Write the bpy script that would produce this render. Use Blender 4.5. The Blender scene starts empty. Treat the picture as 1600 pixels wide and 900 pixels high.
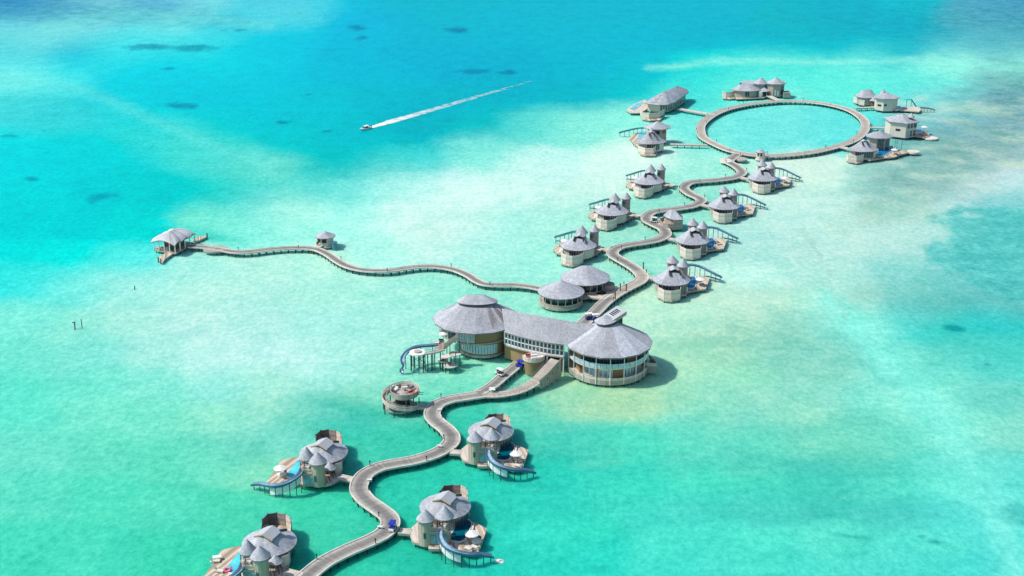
import bpy, math, random
import numpy as np
from mathutils import Vector
random.seed(7)
S = bpy.context.scene
COL = S.collection
PI = math.pi

# ---------------------------------------------------------------- camera
CAM_H, PITCH, FPX = 144.6, math.radians(20.55), 2036.0
cam = bpy.data.cameras.new('camera')
cam.sensor_width = 36.0
cam.lens = 36.0 * FPX / 1600.0
cam.clip_start = 1.0
cam.clip_end = 60000.0
camo = bpy.data.objects.new('camera', cam)
COL.objects.link(camo)
camo.location = (0, 0, CAM_H)
camo.rotation_euler = (PI / 2 - PITCH, 0, 0)
S.camera = camo

# ---------------------------------------------------------------- sky and sun
SUN_EL = math.radians(51.0)
SUN_DIR = Vector((-1.0, -0.10, 0.0)).normalized() * math.cos(SUN_EL) + Vector((0, 0, math.sin(SUN_EL)))
world = bpy.data.worlds.new('World')
S.world = world
world.use_nodes = True
wn = world.node_tree
bg = wn.nodes['Background']
sky = wn.nodes.new('ShaderNodeTexSky')
sky.sky_type = 'NISHITA'
sky.sun_disc = False
sky.sun_elevation = SUN_EL
sky.sun_rotation = math.atan2(SUN_DIR.x, SUN_DIR.y)
sky.air_density = 1.0
sky.dust_density = 1.2
wn.links.new(sky.outputs[0], bg.inputs[0])
bg.inputs[1].default_value = 0.125
sun = bpy.data.lights.new('sun', 'SUN')
sun.energy = 4.2
sun.angle = math.radians(0.55)
sun.color = (1.0, 0.955, 0.89)
suno = bpy.data.objects.new('sun', sun)
COL.objects.link(suno)
suno.rotation_euler = SUN_DIR.to_track_quat('Z', 'Y').to_euler()
suno.location = (-200, 200, 400)
S.view_settings.view_transform = 'Standard'
S.view_settings.look = 'None'
S.view_settings.gamma = 1.0
S.view_settings.exposure = 0.0

# ---------------------------------------------------------------- measuring helpers: photo pixel -> place on a level plane
CP, SP = math.cos(PITCH), math.sin(PITCH)
def ray(px, py):
    x = (px - 800.0) / FPX
    y = (450.0 - py) / FPX
    return Vector((x, CP + y * SP, -SP + y * CP))
def at(px, py, z=0.0):
    d = ray(px, py)
    t = (z - CAM_H) / d.z
    return Vector((d.x * t, d.y * t, z))
def z_at(Y, py):
    d = ray(800, py)
    return CAM_H + Y * d.z / d.y
def depth(Y, z):
    return Y * CP + (CAM_H - z) * SP
def ring_px(xl, xr, yb, z):
    """circle on level z whose photo outline runs from xl to xr and whose near edge is at row yb"""
    xc = (xl + xr) / 2
    p = at(xc, yb, z)
    r = 1.0
    for k in range(4):
        r = (xr - xl) / 2 * depth(p.y + r, z) / FPX
    d = math.hypot(p.x, p.y)
    k = (d + r) / d
    return p.x * k, p.y * k, r

# ---------------------------------------------------------------- mesh builder
def area2(poly):
    return sum(poly[i][0] * poly[(i + 1) % len(poly)][1] - poly[(i + 1) % len(poly)][0] * poly[i][1] for i in range(len(poly)))
def ccw(poly):
    poly = [(p[0], p[1]) for p in poly]
    return poly if area2(poly) > 0 else poly[::-1]
def top_of(o):
    while o.parent: o = o.parent
    return o
class MB:
    def __init__(s):
        s.v, s.f, s.m, s.uv, s.tone = [], [], [], {}, []
    def face(s, pts, m=0, uv=None):
        b = len(s.v)
        s.v.extend([tuple(p) for p in pts])
        s.f.append(tuple(range(b, b + len(pts))))
        s.m.append(m)
        if uv: s.uv[len(s.f) - 1] = uv
    def prism(s, poly, z0, z1, m=0, bottom=True):
        poly = ccw(poly); n = len(poly); b = len(s.v)
        s.v.extend([(p[0], p[1], z0) for p in poly]); s.v.extend([(p[0], p[1], z1) for p in poly])
        s.f.append(tuple(b + n + i for i in range(n))); s.m.append(m)
        if bottom: s.f.append(tuple(b + n - 1 - i for i in range(n))); s.m.append(m)
        for i in range(n):
            j = (i + 1) % n
            s.f.append((b + i, b + j, b + n + j, b + n + i)); s.m.append(m)
    def segbox(s, a, b, w, z0, z1, m=0):
        dx, dy = b[0] - a[0], b[1] - a[1]; l = math.hypot(dx, dy) or 1
        nx, ny = -dy / l * w / 2, dx / l * w / 2
        s.prism([(a[0] - nx, a[1] - ny), (b[0] - nx, b[1] - ny), (b[0] + nx, b[1] + ny), (a[0] + nx, a[1] + ny)], z0, z1, m)
    def box(s, c, size, z0, z1, rot=0, m=0):
        cs, sn = math.cos(rot), math.sin(rot); hx, hy = size[0] / 2, size[1] / 2
        s.prism([(c[0] + x * cs - y * sn, c[1] + x * sn + y * cs) for x, y in ((-hx, -hy), (hx, -hy), (hx, hy), (-hx, hy))], z0, z1, m)
    def cyl(s, c, r, z0, z1, n=12, m=0, r1=None):
        r1 = r if r1 is None else r1; b = len(s.v)
        for rr, z in ((r, z0), (r1, z1)):
            for i in range(n):
                a = 2 * PI * i / n
                s.v.append((c[0] + rr * math.cos(a), c[1] + rr * math.sin(a), z))
        for i in range(n):
            j = (i + 1) % n
            s.f.append((b + i, b + j, b + n + j, b + n + i)); s.m.append(m)
        s.f.append(tuple(b + n + i for i in range(n))); s.m.append(m)
        s.f.append(tuple(b + n - 1 - i for i in range(n))); s.m.append(m)
    def hexa(s, q, dn, m=0):
        """slab: top quad q (counter-clockwise from above) dropped by vector dn"""
        b = len(s.v); dn = Vector(dn)
        s.v.extend([tuple(Vector(p)) for p in q]); s.v.extend([tuple(Vector(p) + dn) for p in q])
        n = len(q)
        s.f.append(tuple(b + i for i in range(n))); s.m.append(m)
        s.f.append(tuple(b + n + n - 1 - i for i in range(n))); s.m.append(m)
        for i in range(n):
            j = (i + 1) % n
            s.f.append((b + n + i, b + n + j, b + j, b + i)); s.m.append(m)
    def bar(s, a, b, w, m=0):
        a, b = Vector(a), Vector(b); d = (b - a).normalized()
        u = d.cross(Vector((0, 0, 1)))
        if u.length < .01: u = Vector((1, 0, 0))
        u.normalize(); v = u.cross(d)
        o = len(s.v)
        for p in (a, b):
            for i, j in ((-1, -1), (1, -1), (1, 1), (-1, 1)):
                s.v.append(tuple(p + u * i * w / 2 + v * j * w / 2))
        for i in range(4):
            j = (i + 1) % 4
            s.f.append((o + i, o + j, o + 4 + j, o + 4 + i)); s.m.append(m)
        s.f.append((o + 3, o + 2, o + 1, o)); s.m.append(m)
        s.f.append((o + 4, o + 5, o + 6, o + 7)); s.m.append(m)
    def build(s, name, mats, parent=None, stuff=False, smooth=False, label=None):
        off = Vector((0, 0, 0))
        if parent: off = Vector(top_of(parent).location)
        me = bpy.data.meshes.new(name)
        me.from_pydata([(x - off.x, y - off.y, z - off.z) for x, y, z in s.v], [], s.f)
        mats = mats if isinstance(mats, (list, tuple)) else [mats]
        for m in mats: me.materials.append(m)
        if len(mats) > 1: me.polygons.foreach_set('material_index', s.m)
        if smooth: me.polygons.foreach_set('use_smooth', [True] * len(s.f))
        if s.uv:
            uvl = me.uv_layers.new(name='UVMap')
            for fi, uv in s.uv.items():
                p = me.polygons[fi]
                for k, li in enumerate(p.loop_indices): uvl.data[li].uv = uv[k]
        if s.tone:
            ta = me.color_attributes.new('wear_and_light', 'FLOAT_COLOR', 'CORNER')  # shingle tone: random ageing plus painted light on some slopes
            ta.data.foreach_set('color', [w for f, k in zip(s.f, s.tone) for _ in f for w in (k, k, k, 1.0)])
        me.update()
        o = bpy.data.objects.new(name, me); COL.objects.link(o)
        if parent: o.parent = parent
        if stuff: o['kind'] = 'stuff'
        if label: o['label'] = label
        return o
def thing(name, label, cat, loc=(0, 0, 0), group=None):
    o = bpy.data.objects.new(name, None); COL.objects.link(o)
    o.empty_display_size = .5
    o.location = loc; o['label'] = label; o['category'] = cat
    if group: o['group'] = group
    return o
def tag(o, label, cat, group=None):
    o['label'] = label; o['category'] = cat
    if group: o['group'] = group
    return o
def children_of(o): return [c for c in COL.objects if c.parent == o]
def copy_tree(o, loc, label, rotz=None):
    r = o.copy(); COL.objects.link(r); r.location = loc; r['label'] = label
    if rotz is not None: r.rotation_euler = (0, 0, rotz)
    for ch in o.children:
        c = ch.copy(); COL.objects.link(c); c.parent = r
        for g in ch.children:
            d = g.copy(); COL.objects.link(d); d.parent = c
    return r

# ---------------------------------------------------------------- materials
def lin(c):
    return tuple(((v / 255.0) / 12.92 if v <= 10 else (((v / 255.0) + .055) / 1.055) ** 2.4) for v in c)
class NT:
    def __init__(s, name):
        s.mat = bpy.data.materials.new(name); s.mat.use_nodes = True
        s.t = s.mat.node_tree; s.b = s.t.nodes['Principled BSDF']
    def n(s, typ, **kw):
        nd = s.t.nodes.new(typ)
        for k, v in kw.items():
            if hasattr(nd, k): setattr(nd, k, v)
            else: nd.inputs[k.replace('_', ' ')].default_value = v
        return nd
    def l(s, a, b): s.t.links.new(a, b)
    def noise(s, scale, detail=4, rough=.55, coord='Object', stretch=None):
        tc = s.n('ShaderNodeTexCoord'); nz = s.n('ShaderNodeTexNoise')
        nz.inputs['Scale'].default_value = scale; nz.inputs['Detail'].default_value = detail; nz.inputs['Roughness'].default_value = rough
        if stretch:
            mp = s.n('ShaderNodeMapping'); mp.inputs['Scale'].default_value = stretch
            s.l(tc.outputs[coord], mp.inputs[0]); s.l(mp.outputs[0], nz.inputs['Vector'])
        else: s.l(tc.outputs[coord], nz.inputs['Vector'])
        return nz.outputs['Fac']
    def ramp(s, fac, stops):
        r = s.n('ShaderNodeValToRGB'); e = r.color_ramp.elements
        while len(e) < len(stops): e.new(.5)
        for i, (p, c) in enumerate(stops):
            e[i].position = p; e[i].color = tuple(c) + (1,)
        s.l(fac, r.inputs[0]); return r.outputs[0]
    def math(s, op, a, b=None, clamp=False):
        m = s.n('ShaderNodeMath'); m.operation = op; m.use_clamp = clamp
        for i, v in enumerate((a, b)):
            if v is None: continue
            if isinstance(v, (int, float)): m.inputs[i].default_value = v
            else: s.l(v, m.inputs[i])
        return m.outputs[0]
    def mix(s, fac, a, b, blend='MIX'):
        m = s.n('ShaderNodeMix'); m.data_type = 'RGBA'; m.blend_type = blend
        for k, v in ((0, fac), (6, a), (7, b)):
            if isinstance(v, (int, float)): m.inputs[k].default_value = v
            elif isinstance(v, tuple): m.inputs[k].default_value = v + (1,)
            else: s.l(v, m.inputs[k])
        return m.outputs[2]
    def bump(s, h, strength, dist=.05):
        b = s.n('ShaderNodeBump'); b.inputs['Strength'].default_value = strength; b.inputs['Distance'].default_value = dist
        s.l(h, b.inputs['Height']); s.l(b.outputs[0], s.b.inputs['Normal'])
def mat_varied(name, a, b, rough=.8, scale=1.2, island=.5, grain=None, spec=.3, bump=0, tone=None):
    """two tones mixed by noise and by a different tone for each loose piece"""
    t = NT(name)
    nz = t.noise(scale, 5, .6)
    g = t.n('ShaderNodeNewGeometry').outputs['Random Per Island']
    f = t.math('ADD', t.math('MULTIPLY', nz, 1 - island), t.math('MULTIPLY', g, island))
    if grain:
        gz = t.noise(1.0, 3, .6, stretch=grain)
        f = t.math('ADD', t.math('MULTIPLY', f, .6), t.math('MULTIPLY', gz, .4))
    c = t.ramp(f, [(.28, a), (.72, b)])
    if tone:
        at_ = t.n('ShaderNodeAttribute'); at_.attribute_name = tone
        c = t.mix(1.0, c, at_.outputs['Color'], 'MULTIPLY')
    t.l(c, t.b.inputs['Base Color'])
    t.b.inputs['Roughness'].default_value = rough
    t.b.inputs['Specular IOR Level'].default_value = spec
    if bump: t.bump(nz, bump)
    return t.mat
def mat_flat(name, c, rough=.5, metal=0, spec=.5, var=.12, scale=1.5):
    t = NT(name)
    nz = t.noise(scale, 4, .6)
    t.l(t.ramp(nz, [(.3, tuple(v * (1 - var) for v in c)), (.7, tuple(min(1, v * (1 + var)) for v in c))]), t.b.inputs['Base Color'])
    t.b.inputs['Roughness'].default_value = rough; t.b.inputs['Metallic'].default_value = metal
    t.b.inputs['Specular IOR Level'].default_value = spec
    return t.mat
M = {}
M['shingle'] = mat_varied('weathered_shingle', (.325, .345, .385), (.50, .525, .57), .65, .14, .34, spec=.4, bump=.2, tone='wear_and_light')
M['roof_deck'] = mat_flat('roof_underlay', (.22, .21, .21), .9)
M['panel'] = mat_varied('weathered_wall_boards', (.49, .435, .37), (.74, .67, .59), .85, .9, .5, grain=(6, 6, .4))
M['wall'] = mat_varied('weathered_wall', (.28, .245, .21), (.47, .42, .365), .85, .8, .45, grain=(6, 6, .4))
M['tower'] = mat_varied('tower_staves', (.40, .335, .26), (.64, .555, .45), .8, .8, .7)
M['shaded_dark'] = mat_varied('shaded_dark_boards', (.085, .09, .095), (.17, .17, .165), .85, .9, .5, grain=(6, 6, .4))  # shade painted into enclosure panels; also the tone of their dark posts
M['pale_shingle'] = mat_varied('pale_shingle', (.48, .49, .52), (.64, .65, .68), .65, .14, .34, spec=.4, bump=.2, tone='wear_and_light')
M['tan'] = mat_varied('tan_timber_wall', (.25, .165, .085), (.42, .29, .16), .75, .7, .5, grain=(5, 5, .5))
M['deck'] = mat_varied('deck_boards', (.36, .28, .20), (.70, .60, .48), .8, .5, .75)
M['beam'] = mat_varied('pale_edge_beam', (.54, .51, .45), (.72, .69, .62), .8, .6, .4)
M['fascia'] = mat_varied('grey_fascia', (.30, .28, .245), (.47, .445, .395), .85, .7, .4)
M['pile'] = mat_flat('wet_timber_pile', (.045, .055, .05), .8)
M['post'] = mat_flat('dark_steel_post', (.06, .08, .085), .6)
M['white'] = mat_flat('white_paint', (.80, .80, .78), .5, var=.05)
M['cloth'] = mat_flat('white_cloth', (.78, .77, .74), .9, var=.06)
M['canvas'] = mat_flat('white_canvas_curtain', (.74, .76, .77), .9, var=.1)
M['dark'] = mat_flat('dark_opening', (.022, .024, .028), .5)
M['glass'] = mat_flat('dark_glass', (.03, .07, .10), .08, spec=.8, var=.4)
M['blueglass'] = mat_flat('pale_blue_glass', (.22, .40, .50), .15, spec=.7, var=.35, scale=.8)
M['railglass'] = mat_flat('railing_glass', (.42, .55, .62), .2, spec=.6, var=.2)
M['slide_in'] = mat_flat('slide_channel', (.30, .43, .55), .25, var=.2)
M['slide_out'] = mat_flat('slide_shell', (.06, .15, .25), .35, var=.15)
M['slide_teal'] = mat_flat('slide_teal', (.07, .24, .31), .35, var=.2)
M['pool_dark'] = mat_flat('deep_pool_water', (.0, .105, .15), .08, spec=.35, var=.45, scale=.5)
M['pool_cyan'] = mat_flat('shallow_pool_water', (.10, .60, .70), .08, spec=.35, var=.35, scale=.4)
M['pool_blue'] = mat_flat('blue_pool_water', (.0, .20, .42), .08, spec=.35, var=.4, scale=.4)
M['trim'] = mat_flat('beige_trim', (.52, .42, .29), .8)
M['cushion'] = mat_flat('pale_cushion', (.70, .66, .60), .9)
M['dkcush'] = mat_flat('dark_cushion', (.07, .08, .10), .9)
M['brown'] = mat_flat('brown_wood', (.16, .10, .06), .8)
M['bluecart'] = mat_flat('blue_canopy', (.02, .04, .42), .45, var=.1)
M['tyre'] = mat_flat('tyre_rubber', (.02, .02, .02), .9)
M['pink'] = mat_flat('pink_vinyl', (.75, .08, .22), .4)
M['red'] = mat_flat('red_cushion', (.45, .07, .05), .8)
M['green'] = mat_flat('shrub_leaf', (.06, .11, .035), .8, var=.5, scale=6)
M['steel'] = mat_flat('grey_metal', (.35, .37, .38), .4, metal=.6)

def jetty_mat(name, edge, mid):
    t = NT(name)
    uv = t.n('ShaderNodeUVMap'); sx = t.n('ShaderNodeSeparateXYZ'); t.l(uv.outputs[0], sx.inputs[0])
    c = t.ramp(sx.outputs[0], [(0, edge), (.16, edge), (.36, mid), (.64, mid), (.84, edge), (1, edge)])
    g = t.n('ShaderNodeNewGeometry').outputs['Random Per Island']
    nz = t.noise(.35, 5, .65)
    f = t.math('ADD', t.math('MULTIPLY', g, .45), t.math('MULTIPLY', nz, .75))
    t.l(t.mix(1.0, c, t.ramp(f, [(.25, (.78, .775, .77)), (.8, (1.2, 1.19, 1.17))]), 'MULTIPLY'), t.b.inputs['Base Color'])
    t.b.inputs['Roughness'].default_value = .85
    t.b.inputs['Specular IOR Level'].default_value = .25
    return t.mat
M['jetty'] = jetty_mat('boardwalk_boards', (.44, .425, .39), (.225, .22, .21))
M['jetty_new'] = jetty_mat('pale_boardwalk_boards', (.51, .475, .42), (.41, .37, .325))
# ================================================================ the lagoon: one sheet to the horizon, its colour is the water depth over sand or reef
SEA = """
30,5:40,150,205 250,5:87,180,214 450,5:57,189,221 600,5:0,188,207 100,8:89,177,210 500,10:78,213,228 900,10:0,188,207 1100,10:0,188,207 1300,10:9,184,201 1550,10:82,174,203
1000,12:0,188,207 1430,12:27,193,207 450,14:105,223,231 700,15:0,188,206 550,18:20,197,225 300,22:125,222,228 50,25:98,196,215 150,25:137,225,230 430,30:77,214,230 560,30:0,177,215
1110,30:0,187,206 1530,35:90,188,201 250,36:128,230,232 1230,40:0,187,198 1400,40:14,186,206 350,42:61,203,223 20,45:108,214,225 100,45:127,225,228 560,50:0,195,222 760,50:0,188,210
1590,50:81,177,196 1300,55:0,184,199 150,57:79,215,226 240,57:57,218,230 330,58:71,223,233 450,60:0,199,224 650,60:0,188,210 900,60:0,189,210 1000,60:0,189,210 1100,60:0,187,207
50,62:126,230,231 1200,65:0,186,204 1400,70:29,192,205 1560,70:98,200,206 30,78:61,201,216 110,80:23,186,212 400,80:0,205,225 550,80:0,189,215 300,84:59,221,232 200,85:73,226,235
350,85:25,211,225 1350,92:115,240,229 150,95:50,219,231 1480,95:163,251,235 1590,97:152,239,226 20,100:105,233,239 450,100:0,203,224 700,100:0,185,211 900,100:0,188,208 1200,100:93,231,225
1250,100:82,231,224 200,105:4,208,226 300,105:0,206,224 1000,105:0,194,208 1130,105:45,222,220 100,110:55,226,235 250,110:17,210,228 500,110:0,193,217 600,110:0,192,216 800,110:0,184,207
1080,112:50,219,218 1450,118:95,231,224 1560,118:123,202,202 1300,122:99,236,225 30,125:120,236,236 1150,125:103,235,225 90,130:90,228,233 970,140:0,197,204 150,150:29,208,223 200,150:30,210,223
300,150:0,204,221 400,150:0,202,220 600,150:0,190,205 800,150:0,185,200 900,150:0,187,199 1050,150:79,225,220 1200,150:122,236,227 1480,150:122,222,222 30,160:66,215,219 500,160:0,198,211
700,160:0,187,202 1590,160:112,177,191 100,170:56,210,214 1560,172:130,189,198 30,180:75,215,221 170,180:48,215,221 1490,180:139,219,219 120,190:70,212,217 350,190:0,204,213 980,190:143,240,228
240,195:22,211,220 750,195:21,192,196 830,195:95,219,213 1590,195:176,208,218 900,200:134,234,221 1200,200:109,229,228 1300,200:103,228,228 280,205:66,217,216 650,205:0,185,195 1500,205:128,183,193
1100,210:120,232,226 30,215:36,219,224 120,215:27,215,218 230,215:64,218,214 330,215:60,214,207 450,215:0,202,206 550,215:0,195,204 1450,215:101,189,188 1550,215:137,183,192 280,235:74,221,211
320,240:75,217,214 750,240:132,233,224 1000,240:209,247,241 1480,240:138,188,189 1550,240:151,188,192 110,245:9,211,218 220,245:38,211,215 30,250:0,216,225 150,250:0,214,218 650,250:65,213,212
370,255:87,219,210 560,255:15,196,199 600,255:59,211,206 1590,255:185,219,223 520,260:22,198,195 850,260:186,243,240 1100,260:159,237,224 1420,260:142,203,200 430,265:110,223,210 950,270:208,246,239
1250,270:207,240,231 1520,272:185,221,221 600,280:157,238,232 1590,280:196,232,234 1450,287:168,209,208 400,290:69,214,204 500,290:91,219,212 640,290:179,243,239 1350,290:166,225,219 720,295:209,246,246
50,300:0,215,218 160,300:0,206,213 200,300:2,211,209 250,300:12,206,208 330,300:37,211,204 550,300:127,233,227 820,300:195,243,238 900,300:192,240,232 1300,300:177,231,221 1400,302:139,203,202
400,310:53,211,208 1050,310:146,228,213 1590,310:126,209,210 1250,320:194,237,229 1330,320:191,235,229 1440,320:175,223,223 450,330:180,245,231 1400,335:151,206,202 330,340:119,234,216 550,340:165,246,237
620,340:202,244,241 870,340:166,237,226 1250,340:184,236,229 50,350:8,213,215 130,350:6,210,213 200,350:19,219,215 400,350:132,239,225 470,350:155,244,232 800,350:169,239,230 960,350:152,228,211
1440,350:178,233,226 680,360:200,241,234 1300,370:185,234,225 1400,370:184,232,224 1180,380:173,231,224 1250,380:183,231,225 1450,380:161,221,217 680,385:185,242,236 600,390:171,246,236 40,400:27,224,222
100,400:23,231,226 750,400:171,240,232 980,400:154,232,215 200,410:80,234,231 500,410:178,243,229 830,410:159,239,226 300,420:165,239,230 1400,420:141,220,213 400,425:176,240,227 1200,430:176,233,223
1300,430:173,231,222 10,440:55,230,228 1470,440:117,209,204 120,450:119,236,228 220,450:160,238,229 700,450:150,235,219 300,460:178,239,227 400,460:172,237,227 500,460:167,238,225 600,460:160,237,223
1420,460:128,213,202 780,470:149,235,216 1100,470:191,237,220 1330,470:153,213,200 1560,470:104,198,193 1200,475:190,235,218 1250,475:176,235,216 1290,475:173,231,216 1480,475:103,199,189 1440,480:101,196,190
1040,490:184,237,215 1160,490:182,234,212 40,500:123,235,221 200,500:163,235,223 300,500:179,237,231 400,500:175,237,230 600,500:163,237,227 1080,500:187,242,218 1260,500:155,227,211 1350,500:151,240,223
1420,500:92,223,216 1540,500:56,207,203 500,510:169,238,230 1140,510:183,230,206 1310,510:134,234,222 1470,510:62,208,196 120,520:139,233,217 1200,520:170,229,207 1240,530:148,223,203 660,540:158,235,222
1130,545:171,230,200 1300,545:135,220,205 150,550:129,231,219 250,550:165,236,227 350,550:184,240,235 550,550:168,238,228 1560,550:74,209,197 50,560:115,231,213 450,560:184,241,237 780,560:143,234,209
1220,560:139,220,200 1380,570:137,241,225 1460,570:110,223,209 1560,570:95,219,207 1290,580:145,226,205 520,590:162,238,229 630,590:143,232,212 1060,590:165,234,204 1170,590:156,235,202 50,600:100,230,210
150,600:114,231,211 250,600:133,234,217 350,600:146,235,224 430,600:165,236,220 700,610:126,230,203 1200,610:141,222,203 1380,610:125,224,209 1460,610:124,232,214 560,620:134,224,199 1040,620:153,226,197
1120,620:141,223,200 1280,620:132,221,204 1530,620:112,216,202 900,625:155,224,189 960,625:160,222,183 1370,630:133,236,216 1440,630:152,244,224 1000,635:178,226,180 430,640:146,229,208 500,640:103,213,194
600,640:115,221,198 720,640:64,207,180 830,640:100,217,191 1100,640:140,229,199 1250,640:149,230,203 150,645:122,234,211 40,650:101,232,211 250,650:121,232,208 340,660:145,234,209 560,660:63,202,183
1060,660:109,222,202 1150,660:120,218,198 1350,670:108,214,193 1440,670:111,221,202 1480,670:142,243,221 1520,670:129,232,214 440,680:115,221,202 620,680:67,209,180 1250,680:117,216,195 1400,680:112,227,206
1570,680:132,224,206 860,690:76,210,188 950,690:81,216,196 1000,690:82,227,198 1080,690:104,225,199 1200,690:106,225,200 1300,690:122,226,199 60,700:109,228,205 370,700:109,216,196 560,700:75,212,185
160,710:105,227,200 260,720:100,226,197 340,720:108,226,197 1080,730:88,217,196 1190,730:93,215,194 1470,730:99,223,208 1550,730:103,224,211 400,735:133,230,198 860,740:56,212,189 980,740:65,214,192
1290,740:80,206,188 1380,740:85,210,191 640,760:58,209,180 1000,760:70,225,198 1100,760:77,227,200 1200,760:78,220,196 1400,760:95,227,207 1500,760:120,243,225 1300,770:73,214,191 1580,770:106,229,217
60,780:96,226,200 160,780:88,227,196 500,785:68,215,178 250,790:88,223,193 370,790:81,219,185 560,790:60,211,182 800,790:57,214,190 900,790:58,214,192 1000,790:73,219,200 1100,790:79,217,200
1200,790:80,213,196 1300,790:78,206,190 1480,790:90,222,212 1560,790:101,229,218 1400,800:85,212,199 900,830:65,225,198 1320,850:92,229,207 1450,850:94,230,212 60,860:78,223,194 160,860:78,223,192
1050,860:81,230,208 1180,860:88,232,209 270,870:69,219,183 930,870:57,220,200 1350,870:85,223,208 640,880:54,204,175 820,880:54,214,192 1050,880:73,224,206 1150,880:82,226,208 1250,880:82,225,207
1450,880:83,223,210 1560,880:83,225,216 560,890:60,211,176 60,700:114,229,208 300,700:104,223,197 960,700:84,215,190 1150,700:102,222,200 1350,700:115,221,196 100,850:84,225,195 520,820:73,216,182
870,850:62,224,201 1100,850:81,228,208 1320,850:94,228,207 1520,830:93,228,218 100,570:125,229,213 330,570:177,239,234 1100,550:168,229,199 1300,570:150,227,210 1520,550:93,214,202 50,440:74,231,228
200,450:152,235,227 700,350:184,240,236 840,270:198,243,240 1400,370:186,230,226 1560,400:112,214,208 1500,200:126,190,201 1220,200:121,230,228 100,320:0,216,218 420,320:127,231,222 440,180:0,200,212
80,175:57,210,219 920,100:0,189,210 1270,70:0,192,204 1520,30:94,188,202 120,25:118,211,222 1200,415:169,231,223 550,505:160,236,227 950,785:74,224,201 650,85:0,185,213 1480,68:67,186,201
1560,72:93,189,200 1400,74:36,192,204 1320,72:5,189,203 1440,60:48,186,202 1590,62:89,183,196
"""
def hash_noise(x, y, seed):
    """smooth value noise, numpy arrays"""
    rs = np.random.RandomState(seed); tab = rs.rand(64, 64)
    xi, yi = np.floor(x).astype(int), np.floor(y).astype(int)
    fx, fy = x - xi, y - yi
    fx = fx * fx * (3 - 2 * fx); fy = fy * fy * (3 - 2 * fy)
    g = lambda a, b: tab[a % 64, b % 64]
    return (g(xi, yi) * (1 - fx) + g(xi + 1, yi) * fx) * (1 - fy) + (g(xi, yi + 1) * (1 - fx) + g(xi + 1, yi + 1) * fx) * fy
def fbm(x, y, seed, octv=4):
    s, a, tot = 0, 1.0, 0
    for k in range(octv):
        s = s + a * hash_noise(x * 2 ** k + 17.3 * k, y * 2 ** k + 5.1 * k, seed + k); tot += a; a *= .55
    return s / tot - .5
SEA_GAIN = np.array((.845, .945, .76))
SEA_OFF = np.array((-.014, -.105, -.02))
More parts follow.
